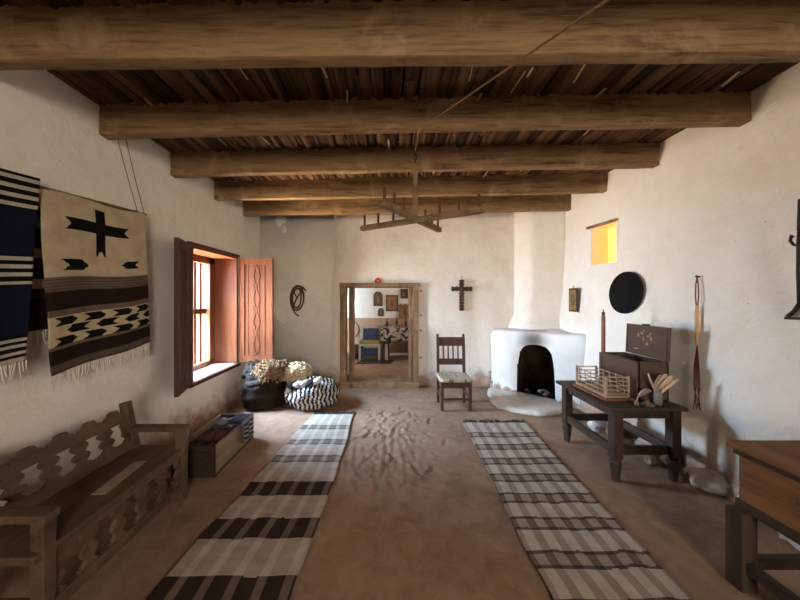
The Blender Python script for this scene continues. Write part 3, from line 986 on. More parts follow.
bk = mb.build('back_layer', WOOL, bl, smooth=True, colfn=lambda i, c: (lambda v: DKB if v > .78 else (CREAM if int(v*14) % 3 == 0 else lin(64, 54, 50)))(((i//60)+.5)/90))
mb = MB(); rg = random.Random(11)
fringe(mb, [bpt(u, .995, .003) for u in [i/60 for i in range(61)]], .11, rg, .005)
fringe(mb, [(-.05, -.48+.70*u, -.90+.05*u) for u in [i/30 for i in range(31)]], .11, rg)
mb.build('fringe', FRINGE, bl)['kind'] = 'stuff'

nb = thing('striped_blanket', 'navy blue blanket with black and white stripes at the left edge of the photo', 'blanket', (-2.07, 1.42, 2.13))
def npt(u, v):
    y = -.42+.775*u+(-.085*v)*smooth(.3, 1, u); z = .04-.03*(1-u)+.03*u-v*1.06
    return (.006+.03*v+.02*math.sin(u*11+1)*v+.012*nz(u*4, v*4, 7), y, z)
def ncol(u, v):
    for a, b_ in ((0, .19), (.43, .60), (.86, 1.0)):
        if a <= v < b_:
            q = (v-a)/(b_-a)*4.0
            return lin(196, 188, 172) if .32 < (q % 1) < .78 else BLK
    return NAVY
mb = MB().grid(80, 190, npt)
o = mb.build('weave', WOOL, nb, smooth=True, colfn=lambda i, c: ncol(((i % 80)+.5)/80, ((i//80)+.5)/190))
o.modifiers.new('Solid', 'SOLIDIFY').thickness = .008
mb = MB(); fringe(mb, [npt(i/50, .995) for i in range(51)], .095, rg); mb.build('fringe', FRINGE, nb)['kind'] = 'stuff'

# ------------------------------------------------------------------ bench
be = thing('carved_bench', 'long dark wooden bench with scalloped cut-out back against the left wall', 'bench', (-1.545, 1.31, 0))
BL = .94                                   # local: y 0..BL, x 0 (front) .. -.44 (back)
def bpart(name, fn, mat=WOOD_BENCH, bev=.005, parent=None):
    mb = MB(); fn(mb); return mb.build(name, mat, parent or be, bevel=bev)
seatz = .385
bpart('seat', lambda m: m.bb(-.40, .03, -.03, BL+.02, seatz-.035, seatz))
for y in (0, BL-.05):
    bpart('leg', lambda m: m.bb(-.025, .035, y, y+.055, 0, .515))
    def back(m):
        m.bar((-.335, y+.0275, 0), (-.335, y+.0275, .36), .055, .055)
        m.bar((-.335, y+.0275, .34), (-.415, y+.0275, .72), .055, .055, (1,0,0))
    bpart('back_post', back)
    def arm(m):
        m.bb(-.42, .045, y-.008, y+.063, .51, .545)
    bpart('armrest', arm)
    bpart('side_rail', lambda m: m.bb(-.36, 0, y+.01, y+.045, .10, .145))
bpart('stretcher', lambda m: m.bb(-.005, .035, .05, BL-.05, .075, .135))
bpart('front_rail', lambda m: m.bb(-.005, .025, .04, BL-.05, .325, .36))
def wavy(zA, zB, hw, n=40):
    L, R_ = [], []
    for i in range(n+1):
        t_ = i/n; z = zA+(zB-zA)*t_
        w = hw*(.5+.75*abs(math.cos(t_*PI*2.5))) * (1.25 if t_ < .06 or t_ > .94 else 1)
        L.append((-w, z)); R_.append((w, z))
    return L+R_[::-1]
N_AP = 5
for k in range(N_AP+1):
    yc = .06+(BL-.12)*k/N_AP
    mb = MB(); mb.prism(wavy(.13, .33, .034), (.01, yc, 0), (0,1,0), (0,0,1), .022); mb.build('apron_slat', WOOD_BENCH, be, bevel=.002)
# back: lower rail, scalloped crest, wavy splats
def lean(z): return -.36-.095*(z-.36)/.36
tilt = Vector((-.08, 0, .36)).normalized()
O = Vector((-.335, 0, .36))
mb = MB(); mb.prism([(.05, .03), (BL-.05, .03), (BL-.05, .095), (.05, .095)], O, (0,1,0), tilt, .026); mb.build('back_rail', WOOD_BENCH, be, bevel=.003)
top = [(.05, .235), (BL-.05, .235)]
NS = 60
for i in range(NS+1):
    y = BL-.05-(BL-.1)*i/NS
    ph = (y-.05)/(BL-.1)*5
    f_ = ph % 1
    h = .285+.035*abs(math.sin(PI*f_))**.6+(.018 if .32 < f_ < .68 else 0)
    top.append((y, h))
mb = MB(); mb.prism(top, O, (0,1,0), tilt, .026); mb.build('crest_rail', WOOD_BENCH, be, bevel=.002)
for k in range(6):
    yc = .05+(BL-.10)*k/5
    mb = MB(); mb.prism(wavy(.09, .24, .040), O+Vector((0, yc, 0)), (0,1,0), tilt, .024); mb.build('back_splat', WOOD_BENCH, be, bevel=.002)
mb = MB(); mb.box((0,0,0), (.075, .34, .004), (0, 0, .12))
tag(mb.build('paper_strip', PAPER, None, (-1.66, 1.86, .388)), 'strip of old paper lying on the dark bench seat', 'paper')

# ------------------------------------------------------------------ trough of folded textiles
tr = thing('wooden_trough', 'open wooden box full of folded blankets on the floor past the bench', 'box', (-1.63, 2.85, 0))
w, l, h = .36, .70, .25
MB().bb(-w/2, w/2, -l/2, l/2, 0, .02).build('bottom', WOOD_TROUGH, tr)
for s_ in (-1, 1):
    MB().bb(min(s_*w/2, s_*(w/2-.024)), max(s_*w/2, s_*(w/2-.024)), -l/2, l/2, 0, h).build('side', WOOD_TROUGH, tr, bevel=.004)
    mb = MB(); ya, yb = sorted((s_*(l/2+.012), s_*(l/2-.016))); mb.bb(-w/2, w/2, ya, yb, 0, h+.005); e_ = mb.build('end_panel', WOOD_TROUGHD, tr, bevel=.004)
    if s_ < 0:
        mb = MB(); yy = -l/2-.012
        for (a, b_, c_, d_) in ((-.13, .13, .19, .215), (-.13, .13, .05, .075), (-.13, -.105, .075, .19), (.105, .13, .075, .19)): mb.bb(a, b_, yy-.012, yy+.002, c_, d_)
        mb.build('panel_moulding', WOOD_TROUGHD, e_, bevel=.003)
def folded(name, cy, sy, z0_, hh, colf, label, sx=.29, seed=0, over=False):
    def f(u, v):
        a = 2*PI*u
        # superellipse tube section running along x
        ca, sa = math.cos(a), math.sin(a)
        yy = sy/2*math.copysign(abs(ca)**.5, ca); zz = hh/2*math.copysign(abs(sa)**.7, sa)
        k = 1+.06*nz(u*4, v*5, seed)
        e = (1-max(0, abs(v-.5)*2-.86)/.14*.5)
        return ((v-.5)*sx, yy*k, z0_+hh/2+zz*k*e+.015*nz(v*6, u*3, seed+2))
    mb = MB().grid(28, 30, f)
    n0 = 29
    mb.f.append(tuple(range(0, 28))); mb.m.append(0); mb.f.append(tuple(30*29+i for i in range(27, -1, -1))); mb.m.append(0)
    o = mb.build(name, WOOL, None, (-1.63, cy, 0), smooth=True, colfn=colf)
    tag(o, label, 'blanket', 'folded blankets in the wooden box'); return o
folded('folded_blanket', 2.64, .20, .025, .17, lambda i, c: lin(92, 70, 58) if int(abs(c.x*38)) % 3 else lin(58, 44, 38), 'brown folded blanket at the near end of the wooden box', seed=1)
folded('folded_blanket', 2.84, .20, .025, .20, lambda i, c: lin(104, 64, 68) if int((c.x+1)*30) % 3 else lin(72, 62, 64), 'dark red striped blanket in the middle of the wooden box', seed=4)
folded('folded_blanket', 3.05, .20, .025, .23, lambda i, c: lin(128, 126, 128) if int((c.y+1)*60) % 3 else lin(70, 72, 78), 'grey folded blanket at the far end of the wooden box', seed=7)
def drape(u, v):
    s = v*.34-.12
    if s < 0: x, z = s+.18-.18-.0, .262
    else: x, z = .0, .262
    x = min(s, .0); 
    zz = .268
    if s > .03: zz = .268-(s-.03); 
    xx = .17+(s if s < .03 else .03)+.014*math.sin(u*14)*(v)
    return (xx+(.012 if s > .03 else 0), .17-.24*(u-.5)+.0, zz+.01*nz(u*5, v*5, 3)+(.01 if s < 0.03 else 0))
mb = MB().grid(26, 30, drape)
o = mb.build('draped_scarf', WOOL, None, (-1.63, 2.85, 0), smooth=True, colfn=lambda i, c: lin(150, 148, 148) if int((c.z+1)*44) % 2 else lin(58, 60, 68))
o.modifiers.new('Solid', 'SOLIDIFY').thickness = .008
tag(o, 'grey striped cloth hanging over the side of the wooden box', 'cloth')

# ------------------------------------------------------------------ corner bundles
sk = thing('leather_sack', 'dark leather sack full of fleece in the far left corner', 'sack', (-1.72, 4.20, 0))
def wobs(a, z): return .09*nz(math.cos(a)*2, math.sin(a)*2, z*5)+.035*math.sin(z*44+1.5*math.sin(a*2))*(z < .4)+.07*nz(math.cos(a)*5, math.sin(a)*5, z*12)+.03*nz(math.cos(a)*11, math.sin(a)*11, z*24)
mb = MB(); mb.lathe([(.235, 0)]+[(.275+.03*math.sin(PI*q/16)-.02*(q > 12)*(q-12)/4, .02+.39*q/16) for q in range(17)]+[(.25, .44), (.23, .45), (.215, .42), (.20, .38)], n=72, wob=wobs)
mb.build('body', LEATHER, sk, smooth=True)
mb = MB(); mb.blob((-.17, .04, .42), (.14, .20, .17), .35, 2.4, 4, 4.0); mb.blob((.04, -.22, .385), (.22, .09, .035), .3, 3, 3, 6.0, rot=(.3, -.15, .1)); mb.build('flap', LEATHER, sk, smooth=True)
def fleece(c, r, nt_, seed, mat, label, loc, len_=.05):
    rg = random.Random(seed)
    mb = MB(); mb.blob(c, r, .25, 2.2, 3, seed*1.3)
    base = [Vector(p) for p in mb.v]
    cc = Vector(c)
    for k in range(nt_):
        p = rg.choice(base); d = (p-cc); d = Vector((d.x/r[0]**2, d.y/r[1]**2, d.z/r[2]**2)).normalized()
        d = (d+Vector((rg.uniform(-.9, .9), rg.uniform(-.9, .9), rg.uniform(-.9, .5)))).normalized()
        l = len_*rg.uniform(.5, 1.3)
        b1 = p+d*l*.5+Vector((0,0,-.1*l)); b2 = p+d*l+Vector((0,0,-.4*l))
        mb.tube([p-d*.012, b1, b2], [.011, .009, .002], 4)
    o = mb.build('fleece', mat, None, loc, smooth=True)
    tag(o, label, 'fleece'); return o
fleece((0,0,.12), (.20, .22, .13), 700, 3, FLEECE_BR, 'shaggy brown fleece spilling from the dark leather sack', (-1.63, 4.12, .37))
fleece((0,0,.10), (.17, .18, .12), 700, 8, FLEECE_CR, 'cream white fleece lying on the striped bundle beside the sack', (-1.30, 4.24, .34))
sb = thing('striped_bundle', 'black and white striped blanket bundle on the floor left of the doorway', 'bundle', (-1.07, 4.18, 0))
mb = MB(); mb.blob((0, 0, .17), (.36, .34, .22), .13, 2.0, 5, 2.2, flat=.0)
for v in mb.v: v.z = max(v.z, 0.0)
def bcol(i, c):
    s = c.x*.95+.2*c.y*(1+.9*c.z)+.010*nz(c.x*6, c.y*6, c.z*7)+.007*math.sin(c.z*52)+.03*math.sin(c.z*9)
    return lin(214, 208, 198) if (s*19) % 1 < .46 else lin(38, 36, 40)
mb.build('wrap', WOOL, sb, smooth=True, colfn=bcol)
mb = MB(); rg = random.Random(2)
for k in range(5):
    x0 = -.30+.09*k; z_ = .30+.02*k
    mb.tube([(x0, -.20+.02*k, z_-.07), (x0+.05, -.22, z_+.01), (x0+.12, -.2, z_+.05)], [.03, .045, .03], 8)
mb.build('fold', WOOL, sb, smooth=True, colfn=lambda i, c: lin(206, 202, 196) if (c.x*16+c.z*13) % 1 < .62 else lin(62, 58, 60))

# ------------------------------------------------------------------ runners
def runner(name, xa0, xb0, xa1, xb1, yfar, ynear, colf, label, nu, nv, seed, nwave=1):
    def f(u, v):
        y = yfar+(ynear-yfar)*v
        x = (xa0+(xa1-xa0)*v)*(1-u)+(xb0+(xb1-xb0)*v)*u
        x += .03*nz(v*3.5, u*.6, seed)+.016*nz(v*11, u*.8, seed+3)
        y += .012*nz(u*3, v*2, seed+5)
        return (x, y, .006+.006*abs(nz(u*3, v*9, seed)))
    mb = MB().grid(nu, nv, f)
    r = thing(name, label, 'rug')
    o = mb.build('weave', WOOL, r, smooth=True, colfn=lambda i, c: colf(((i % nu)+.5)/nu, ((i//nu)+.5)/nv, yfar+(ynear-yfar)*((i//nu)+.5)/nv))
    o.modifiers.new('Solid', 'SOLIDIFY').thickness = -.006
    mb = MB(); rg = random.Random(int(seed))
    for i in range(24):
        p = Vector(f((i+.5)/24, 0)); p.z = .008
        l = rg.uniform(.03, .07)
        l *= 1.5; mb.tube([p, p+Vector((rg.uniform(-.02, .02), l*.5, .004)), p+Vector((rg.uniform(-.03, .03), l, 0))], [.012, .012, .006], 5)
    mb.build('tassels', FRINGE_DK, r)
    return r
def mul(a, k): return (a[0]*k, a[1]*k, a[2]*k)
def mix(a, b, t): return tuple(x*(1-t)+y*t for x, y in zip(a[:3], b[:3]))
RW = lin(200, 188, 174); RG = lin(150, 134, 120); RD = lin(58, 48, 44); RD2 = lin(98, 84, 76)
def rug_left(u, v, y):
    edge = .018*nz(u*7, y*3, 2)
    warp = (u*5.0+.12) % 1
    wl = warp < .68
    yy = y+edge*.5
    for (yc, hw, kind) in ((3.43, .055, 1), (3.08, .055, 1), (2.76, .060, 1), (2.335, .085, 2), (1.935, .085, 2), (1.50, .10, 2), (1.1, .1, 2)):
        d = abs(yy-yc)
        if d < hw:
            if kind == 1:
                line = d > hw*.55
                return mix(RD2, RG, .1 if line else .55) if wl else mix(RD2, RW, .35 if line else .6)
            return RD if wl else mix(RD, RG, .55)
    st = .5+.5*math.sin(y*90)
    return mix(RW, RG, .42+.12*st if wl else .05)
runner('left_runner_rug', -.965, -.43, -1.235, -.50, 3.81, 1.15, rug_left, 'grey and white striped runner rug with broad dark bands on the left of the floor', 60, 300, 2.0).name = 'runner_rug'
def rug_right(u, v, y):
    warp = (u*6.0+.2) % 1
    wl = warp < .5
    yy = y+.010*nz(u*7, y*3, 6)
    for yc in (3.24, 2.98, 2.72, 2.47, 2.22, 1.97, 1.70, 1.42):
        d = abs(yy-yc); hw = .058
        if d < hw:
            if d > hw*.62: return mix(RD, RG, .12 if wl else .35)
            return mix(RD2, RG, .35) if wl else mix(RG, RW, .35)
    return mix(RG, RW, .28) if wl else RW
runner('runner_rug', .873, 1.63, .80, 1.46, 3.555, 1.2, rug_right, 'beige checked runner rug with paired thin dark lines on the right of the floor', 66, 300, 5.0)

# ------------------------------------------------------------------ ladder back chair
c = thing('wooden_chair', 'dark wooden chair with pale woven seat standing right of the doorway', 'chair', (.885, 4.12, 0))
for sx in (-1, 1):
    MB().bb(sx*.185-.02, sx*.185+.02, -.18, -.14, 0, .41).build('leg', WOOD_CHAIR, c, bevel=.004)
    mb = MB(); mb.bar((sx*.185, .16, 0), (sx*.185, .16, .42), .036, .04); mb.bar((sx*.185, .16, .41), (sx*.185, .20, .93), .036, .04)
    mb.lathe([(.014, .925), (.02, .94), (.018, .96), (.006, .97)], (sx*.185, .203, 0), 10)
    mb.build('back_post', WOOD_CHAIR, c, bevel=.003)
    MB().bb(sx*.185-.011, sx*.185+.011, -.15, .16, .15, .185).build('side_stretcher', WOOD_CHAIR, c, bevel=.003)
    MB().bb(sx*.185-.012, sx*.185+.012, -.15, .16, .33, .385).build('seat_rail', WOOD_CHAIR, c, bevel=.003)
MB().bb(-.17, .17, -.172, -.15, .31, .375).build('seat_rail', WOOD_CHAIR, c, bevel=.003)
MB().bb(-.17, .17, -.17, -.15, .135, .165).build('front_stretcher', WOOD_CHAIR, c, bevel=.003)
MB().bb(-.17, .17, .15, .17, .2, .235).build('back_stretcher', WOOD_CHAIR, c, bevel=.003)
mb = MB(); mb.box((0, .198, .86), (.345, .022, .125)); mb.build('top_rail', WOOD_CHAIR, c, bevel=.004)
mb = MB(); mb.box((0, .178, .575), (.345, .022, .085)); mb.build('lower_rail', WOOD_CHAIR, c, bevel=.004)
for k in range(4):
    x = -.105+.07*k
    MB().tube([(x, .18, .60), (x, .197, .81)], .011, 8).build('spindle', WOOD_CHAIR, c)
def seatf(u, v):
    x = -.205+.41*u; y = -.20+.37*v
    return (x, y, .425-.02*math.exp(-((x/.12)**2+(y/.12)**2))+.006*math.sin(u*60)*math.sin(v*54))
mb = MB().grid(48, 44, seatf)
so = mb.build('woven_seat', WOOL, c, smooth=True, colfn=lambda i, cc: lin(206, 194, 172) if nz(cc.x*30, cc.y*30) > -.25 else lin(150, 130, 104))
so.modifiers.new('Solid', 'SOLIDIFY').thickness = .04
# ------------------------------------------------------------------ back wall hangings
cr = thing('wall_crucifix', 'dark wooden cross with notched edges on the back wall above the chair', 'cross', (1.215, YB-.035, 1.27))
hh, ww = .52, .35
pl = []
for i in range(21):
    t_ = i/20; pl.append((.026+(.020 if i % 2 else 0), t_*hh))
pl = pl+[(-a, b) for a, b in pl[::-1]]
MB().prism(pl, (0, 0, 0), (1,0,0), (0,0,1), .03).build('upright', DARKBROWN, cr, bevel=.002)
pl = [(-ww/2+ww*i/12, .026+(.018 if i % 2 else 0)) for i in range(13)]
pl = pl+[(a, -b) for a, b in pl[::-1]]
MB().prism(pl[::-1], (0, -.006, .365), (1,0,0), (0,0,1), .034).build('crossarm', DARKBROWN, cr, bevel=.002)
mb = MB(); mb.blob((0, -.025, .365), (.025, .012, .035), .1, 2, 2); mb.bar((0, -.022, .14), (0, -.022, .33), .014, .012)
mb.build('carved_figure', PICT_DK, cr)
MB().tube([(0, .01, .50), (0, -.005, .55), (0, .015, .57)], .004, 6).build('hook', IRON, cr)
mb = MB().tube([( .035*math.cos(2*PI*i/20), 0, .035*math.sin(2*PI*i/20)) for i in range(20)], .018, 8, True)
tag(mb.build('red_wreath', RED, None, ((378-389)/300*YB, YB-.03, 1.5+(297-281)/300*YB), smooth=True), 'tiny red ring hung on the wall just above the doorway', 'ornament')
# coiled rope
mb = MB()
pts = []
for i in range(150):
    t_ = i/149; a = t_*2*PI*3.6+.6
    rx = .095+.025*math.sin(t_*9); rz = .185+.03*math.cos(t_*7)
    pts.append((rx*math.cos(a)+.01*math.sin(t_*23), -.012-.02*(t_ % .33), rz*math.sin(a)))
mb.tube(pts, .014, 8)
mb.tube([(-.04, -.03, .19), (.04, -.035, .21), (.10, -.03, .19), (.15, -.02, .13)], .014, 8)
mb.tube([(-.08, -.03, -.10), (-.06, -.03, -.2), (-.02, -.03, -.26), (.03, -.02, -.30)], .013, 8)
mb.tube([(-.06, -.03, .12), (.0, -.035, .02), (.05, -.03, .09), (.0, -.035, .0), (-.05, -.03, -.10)], .013, 8)
tag(mb.build('coiled_rope', ROPE_DK, None, ((297.5-389)/300*(YB+.05), YB+.045, 1.475), smooth=True), 'brown coiled rope hanging on the back wall beside the shutter', 'rope')

# ------------------------------------------------------------------ right wall hangings
pc = thing('painted_retablo', 'small upright painted panel on the right wall beside the flue', 'picture', (XR-RB(1.3)-.03, 4.29, 1.29))
MB().bb(-.008, .008, -.095, .095, 0, .335).build('frame', DARKBROWN, pc, bevel=.003)
mb = MB().bb(-.012, -.007, -.075, .075, .025, .31); mb.build('painting', PICT_BR, pc)
mb = MB(); 
for k in range(6):
    a = k/6*2*PI
    mb.blob((-.012, .035*math.cos(a), .17+.06*math.sin(a)), (.003, .03, .035), .2, 2, 2, k)
mb.build('painted_flower', plain('retablo green', lin(96, 92, 60), .8, .2, 0, .3, 30, .1), pc)
MB().tube([(0, -.03, .335), (0.004, 0, .375), (0, .03, .335)], .004, 6).build('hanger', CORD, pc)

R_ = thing('round_disc', 'round black disc hanging on the right wall below the amber window', 'disc', (XR-RB(1.55)-.03, 3.39, 1.55))
R_.rotation_euler.y = .085
Mx = Matrix.Rotation(PI/2, 4, 'Y')
mb = MB(); mb.lathe([(.232, -.008), (.238, -.003), (.238, .014), (.232, .017)], n=48, M=Mx); mb.build('hoop', BLACK_EDGE, R_)
mb = MB(); mb.lathe([(.222, -.013), (.222, -.006)], n=48, M=Mx); mb.build('skin', BLACK, R_)

# long braided cord
T_ = 1.12
xb_, xt_ = XR-RB(.6)-.045, XR-RB(1.67)-.035
cd = thing('braided_whip', 'long red and tan braided cord hanging on the right wall behind the table', 'cord', (xb_, xb_/308*300, .55))
def wl_(x, y, z):
    k = (xt_-xb_)*z/T_ if z > 0 else 0
    return (x+k, y+k*300/308, z)
for s_ in (-1, 1): MB().tube([wl_(0, 0, T_), wl_(0, s_*.010, T_-.06), wl_(0, s_*.013, T_-.16), wl_(0, s_*.006, T_-.25)], .005, 6).build('loop', RED_CORD, cd, smooth=True)
MB().tube([wl_(0.02, 0, T_+.005), wl_(-.01, 0, T_+.01)], .009, 8).build('peg', IRON, cd)
MB().tube([wl_(0, 0, T_-.24), wl_(0, 0, T_-.3), wl_(0, 0, .62), wl_(0, 0, .54)], [.010, .015, .015, .010], 10).build('wrapped_grip', PALE_CORD, cd, smooth=True)
rg = random.Random(9)
for k in range(6):
    a, b_ = -.026+.0104*k, rg.uniform(-.032, .032)
    MB().tube([wl_(0, 0, .55), wl_(-.004, a*.8, .36), wl_(-.002, a, .2), wl_(-.004, b_, rg.uniform(0, .05))], .003, 6).build('strand', RED_CORD, cd, smooth=True)

# wrought iron tool at the right edge
ir = thing('iron_tool', 'dark wrought iron tool with splayed foot on the right wall at the photo edge', 'iron tool', (XR-RB(1.4)-.04, 1.88, 1.36))
mb = MB(); mb.tube([(0, .045, .08), (0, .05, .3), (0, .048, .50), (0, .045, .56)], .012, 8)
mb.build('shaft', IRON, ir, smooth=True)
mb = MB(); mb.bar((0, .115, 0), (0, -.06, .005), .02, .018); mb.tube([(0, .105, .012), (0, .07, .05), (0, .045, .10)], .012, 8); mb.tube([(0, -.05, .012), (0, .0, .05), (0, .04, .10)], .012, 8)
mb.build('foot', IRON, ir)
mb = MB(); mb.tube([(0, .05, .47), (0, .075, .48), (0, .092, .51), (0, .085, .545), (0, .075, .53)], .008, 8)
mb.tube([(0, .05, .47), (0, .03, .49), (0, .01, .52)], .008, 8)
mb.build('hook', IRON, ir, smooth=True)
mb = MB(); mb.bar((0, .04, .56), (0, .035, .77), .025, .03); mb.build('blade', IRON, ir, bevel=.006)

# ------------------------------------------------------------------ side table
tb = thing('side_table', 'dark wooden side table with turned feet near the right wall', 'table', (2.09, 2.79, 0))
TZ = .615
mb = MB(); mb.bb(-.32, .30, -.405, .405, TZ-.03, TZ); mb.build('tabletop', WOOD_DARK, tb, bevel=.008)
lx, ly = .235, .335
for sx in (-1, 1):
    for sy in (-1, 1):
        mb = MB(); mb.bb(sx*lx-.036, sx*lx+.036, sy*ly-.036, sy*ly+.036, .19, TZ-.03)
        mb.lathe([(.026, .0), (.032, .012), (.030, .03), (.033, .06), (.042, .13), (.043, .155), (.034, .17), (.042, .18), (.040, .20)], (sx*lx, sy*ly, 0), 16)
        mb.build('leg', WOOD_DARKZ, tb, bevel=.003)
for s_ in (-1, 1):
    MB().bb(s_*lx-.012, s_*lx+.012, -ly, ly, TZ-.105, TZ-.03).build('apron', WOOD_DARK, tb, bevel=.003)
    MB().bb(-lx, lx, s_*ly-.012, s_*ly+.012, TZ-.105, TZ-.03).build('apron', WOOD_DARK, tb, bevel=.003)
    MB().bb(s_*lx-.016, s_*lx+.016, -ly, ly, .205, .275).build('stretcher', WOOD_DARK, tb, bevel=.004)
    MB().bb(-lx, lx, s_*ly-.016, s_*ly+.016, .215, .285).build('stretcher', WOOD_DARK, tb, bevel=.004)

# open trunk
tk = thing('writing_trunk', 'open dark wooden trunk with raised lid on the side table', 'trunk', (2.24, 2.77, TZ))
w, l, h = .26, .46, .335
mb = MB(); t0_ = .016
mb.bb(-w/2, w/2, -l/2, l/2, 0, t0_); mb.bb(-w/2, -w/2+t0_, -l/2, l/2, 0, h); mb.bb(w/2-t0_, w/2, -l/2, l/2, 0, h)
mb.bb(-w/2, w/2, -l/2, -l/2+t0_, 0, h); mb.bb(-w/2, w/2, l/2-t0_, l/2, 0, h)
mb.build('body', WOOD_BOX, tk, bevel=.003)
mb = MB(); x = -w/2-.006
for (a, b_, c_, d_) in ((-l/2, l/2, h-.03, h), (-l/2, l/2, 0, .03), (-l/2, -l/2+.03, .03, h-.03), (l/2-.03, l/2, .03, h-.03)): mb.bb(x-.004, x+.007, a, b_, c_, d_)
mb.build('front_moulding', WOOD_BOX, tk, bevel=.002)
mb = MB(); mb.box((w/2+.008, 0, h+.145), (.018, l, .285), (0, .05, 0)); ld = mb.build('lid', WOOD_BOX, tk, bevel=.003)
mb = MB()
for (a, b_, c_, d_) in ((-l/2+.012, l/2-.012, h+.018, h+.032), (-l/2+.012, l/2-.012, h+.262, h+.276), (-l/2+.012, -l/2+.026, h+.03, h+.265), (l/2-.026, l/2-.012, h+.03, h+.265)):
    zc0 = (c_+d_)/2; mb.box((w/2-.005+(zc0-h-.145)*.05, (a+b_)/2, zc0), (.008, b_-a, d_-c_), (0, .05, 0))
mb.build('lid_moulding', WOOD_BOX, ld)
mb = MB(); rg = random.Random(4)
for (yy, zz, a, b_) in ((.08, .19, .012, .018), (.04, .21, .016, .012), (.02, .16, .009, .022), (-.03, .19, .016, .010), (-.06, .17, .012, .02), (-.02, .12, .016, .014), (.10, .06, .03, .006), (0.02, .235, .010, .010), (-.05, .215, .008, .012)):
    mb.blob((w/2-.004+(zz-.145)*.05, yy, h+zz), (.003, a, b_), .3, 2, 2, yy*40)
mb.build('painted_decoration', plain('faded lid paint', lin(160, 136, 108), .8, .2, 0, .2, 40, .1), ld)
mb = MB(); mb.bb(w/2-.01, w/2+.018, -.03, .03, h+.285, h+.30); mb.build('lid_clasp', IRON, ld, bevel=.002)
mb = MB(); mb.blob((0, 0, .05), (.08, .07, .055), .3, 2.5, 3, 6)
tag(mb.build('leather_pouch', DARKBROWN, None, (2.24, 2.86, TZ+.24), smooth=True), 'dark rounded bundle poking out of the open trunk', 'bundle')
mb = MB(); mb.bb(2.13, 2.35, 2.57, 2.97, TZ+.017, TZ+.245)
tag(mb.build('folded_cloth', LEATHER, bevel=.02), 'dark folded cloth filling the inside of the open trunk', 'cloth')

# tall candle
ca = thing('tall_candle', 'tall thin brown candle standing beyond the trunk on the side table', 'candle', (2.20, 3.08, TZ))
MB().lathe([(.06, 0), (.062, .01), (.03, .025), (.018, .05), (.024, .07), (.026, .09), (.014, .09)], n=18).build('candlestick', IRON, ca, smooth=True)
MB().lathe([(.019, .07), (.0185, .4), (.018, .69), (.012, .70)], n=14).build('shaft', TALLOW, ca, smooth=True)
MB().lathe([(.010, .698), (.016, .71), (.014, .725), (.004, .735), (.006, .745), (.002, .76)], n=10).build('tip', IRON, ca, smooth=True)

# stick crate on a board
bd = MB().bb(1.835, 2.085, 2.545, 3.0, TZ, TZ+.022)
tag(bd.build('red_board', wood('red board', lin(88, 50, 40), lin(128, 78, 62), 'Y', .6, 26, .3), bevel=.004), 'reddish flat board under the stick crate on the side table', 'board')
cb = thing('stick_crate', 'small openwork crate of thin pale sticks in front of the trunk', 'crate', (1.955, 2.77, TZ+.022))
w, l, h = .19, .40, .175
for sx in (-1, 1):
    for sy in (-1, 1):
        MB().bb(sx*(w/2)-.008, sx*(w/2)+.008, sy*l/2-.008, sy*l/2+.008, 0, h+.01).build('corner_post', WOOD_CRATE, cb, bevel=.002)
for k in range(5):
    z = .020+.036*k
    for s_ in (-1, 1):
        MB().tube([(s_*w/2, -l/2, z), (s_*w/2, l/2, z)], .0052, 6).build('rod', WOOD_CRATE, cb)
        MB().tube([(-w/2, s_*l/2, z+.012), (w/2, s_*l/2, z+.012)], .0052, 6).build('rod', WOOD_CRATE, cb)
n = 5
for s_ in (-1, 1):
    for k in range(n):
        y = -l/2+l*(k+.5)/n; MB().tube([(s_*(w/2-.008), y-.015, .0), (s_*(w/2-.008), y+.015, h)], .004, 5).build('upright_stick', WOOD_CRATE, cb)
MB().bb(-w/2, w/2, -l/2, l/2, 0, .010).build('bottom', WOOD_CRATE, cb)

# quill, inkwell, vase with husks
q = thing('quill_pen', 'curved feather quill standing at the near corner of the side table', 'quill', (2.025, 2.455, TZ))
mb = MB(); mb.lathe([(.018, 0), (.02, .01), (.014, .03), (.008, .035)], n=14); mb.build('stand', BRASS, q, smooth=True)
MB().tube([(0, 0, .02), (.01, 0, .06), (.03, 0, .10), (.075, 0, .135)], [.003, .003, .0025, .0015], 6).build('shaft', HUSK, q)
def fe(u, v):
    t_ = u; x = .015+.105*t_; z = .075+.10*t_-.055*t_*t_
    w_ = .022*math.sin(PI*min(1, t_*.96+.04))**.7
    return (x-(v-.5)*w_*.7, (v-.5)*.012, z+(v-.5)*w_*1.6)
mb = MB().grid(20, 6, fe); o = mb.build('vane', CLAY, q, smooth=True); o.modifiers.new('Solid', 'SOLIDIFY').thickness = .002
mb = MB(); mb.lathe([(.03, 0), (.034, .012), (.034, .02), (.014, .028), (.012, .04), (.016, .045)], n=18)
mb.lathe([(.05, 0), (.052, .006), (.03, .008)], n=20)
tag(mb.build('inkwell', BRASS, None, (2.115, 2.455, TZ), smooth=True), 'small brass inkwell between the quill and the grey vase', 'inkwell')
va = thing('clay_vase', 'small grey vase holding a fan of dry husks on the side table', 'vase', (2.21, 2.465, TZ))
MB().lathe([(.020, 0), (.026, .01), (.029, .04), (.027, .08), (.024, .115), (.028, .13), (.024, .13), (.02, .1)], n=22).build('body', CLAY, va, smooth=True)
hk = [(-.085, .25, .012), (.012, .235, .050), (.045, .245, .055), (.085, .235, .05), (.135, .21, .034)]
mbs = []
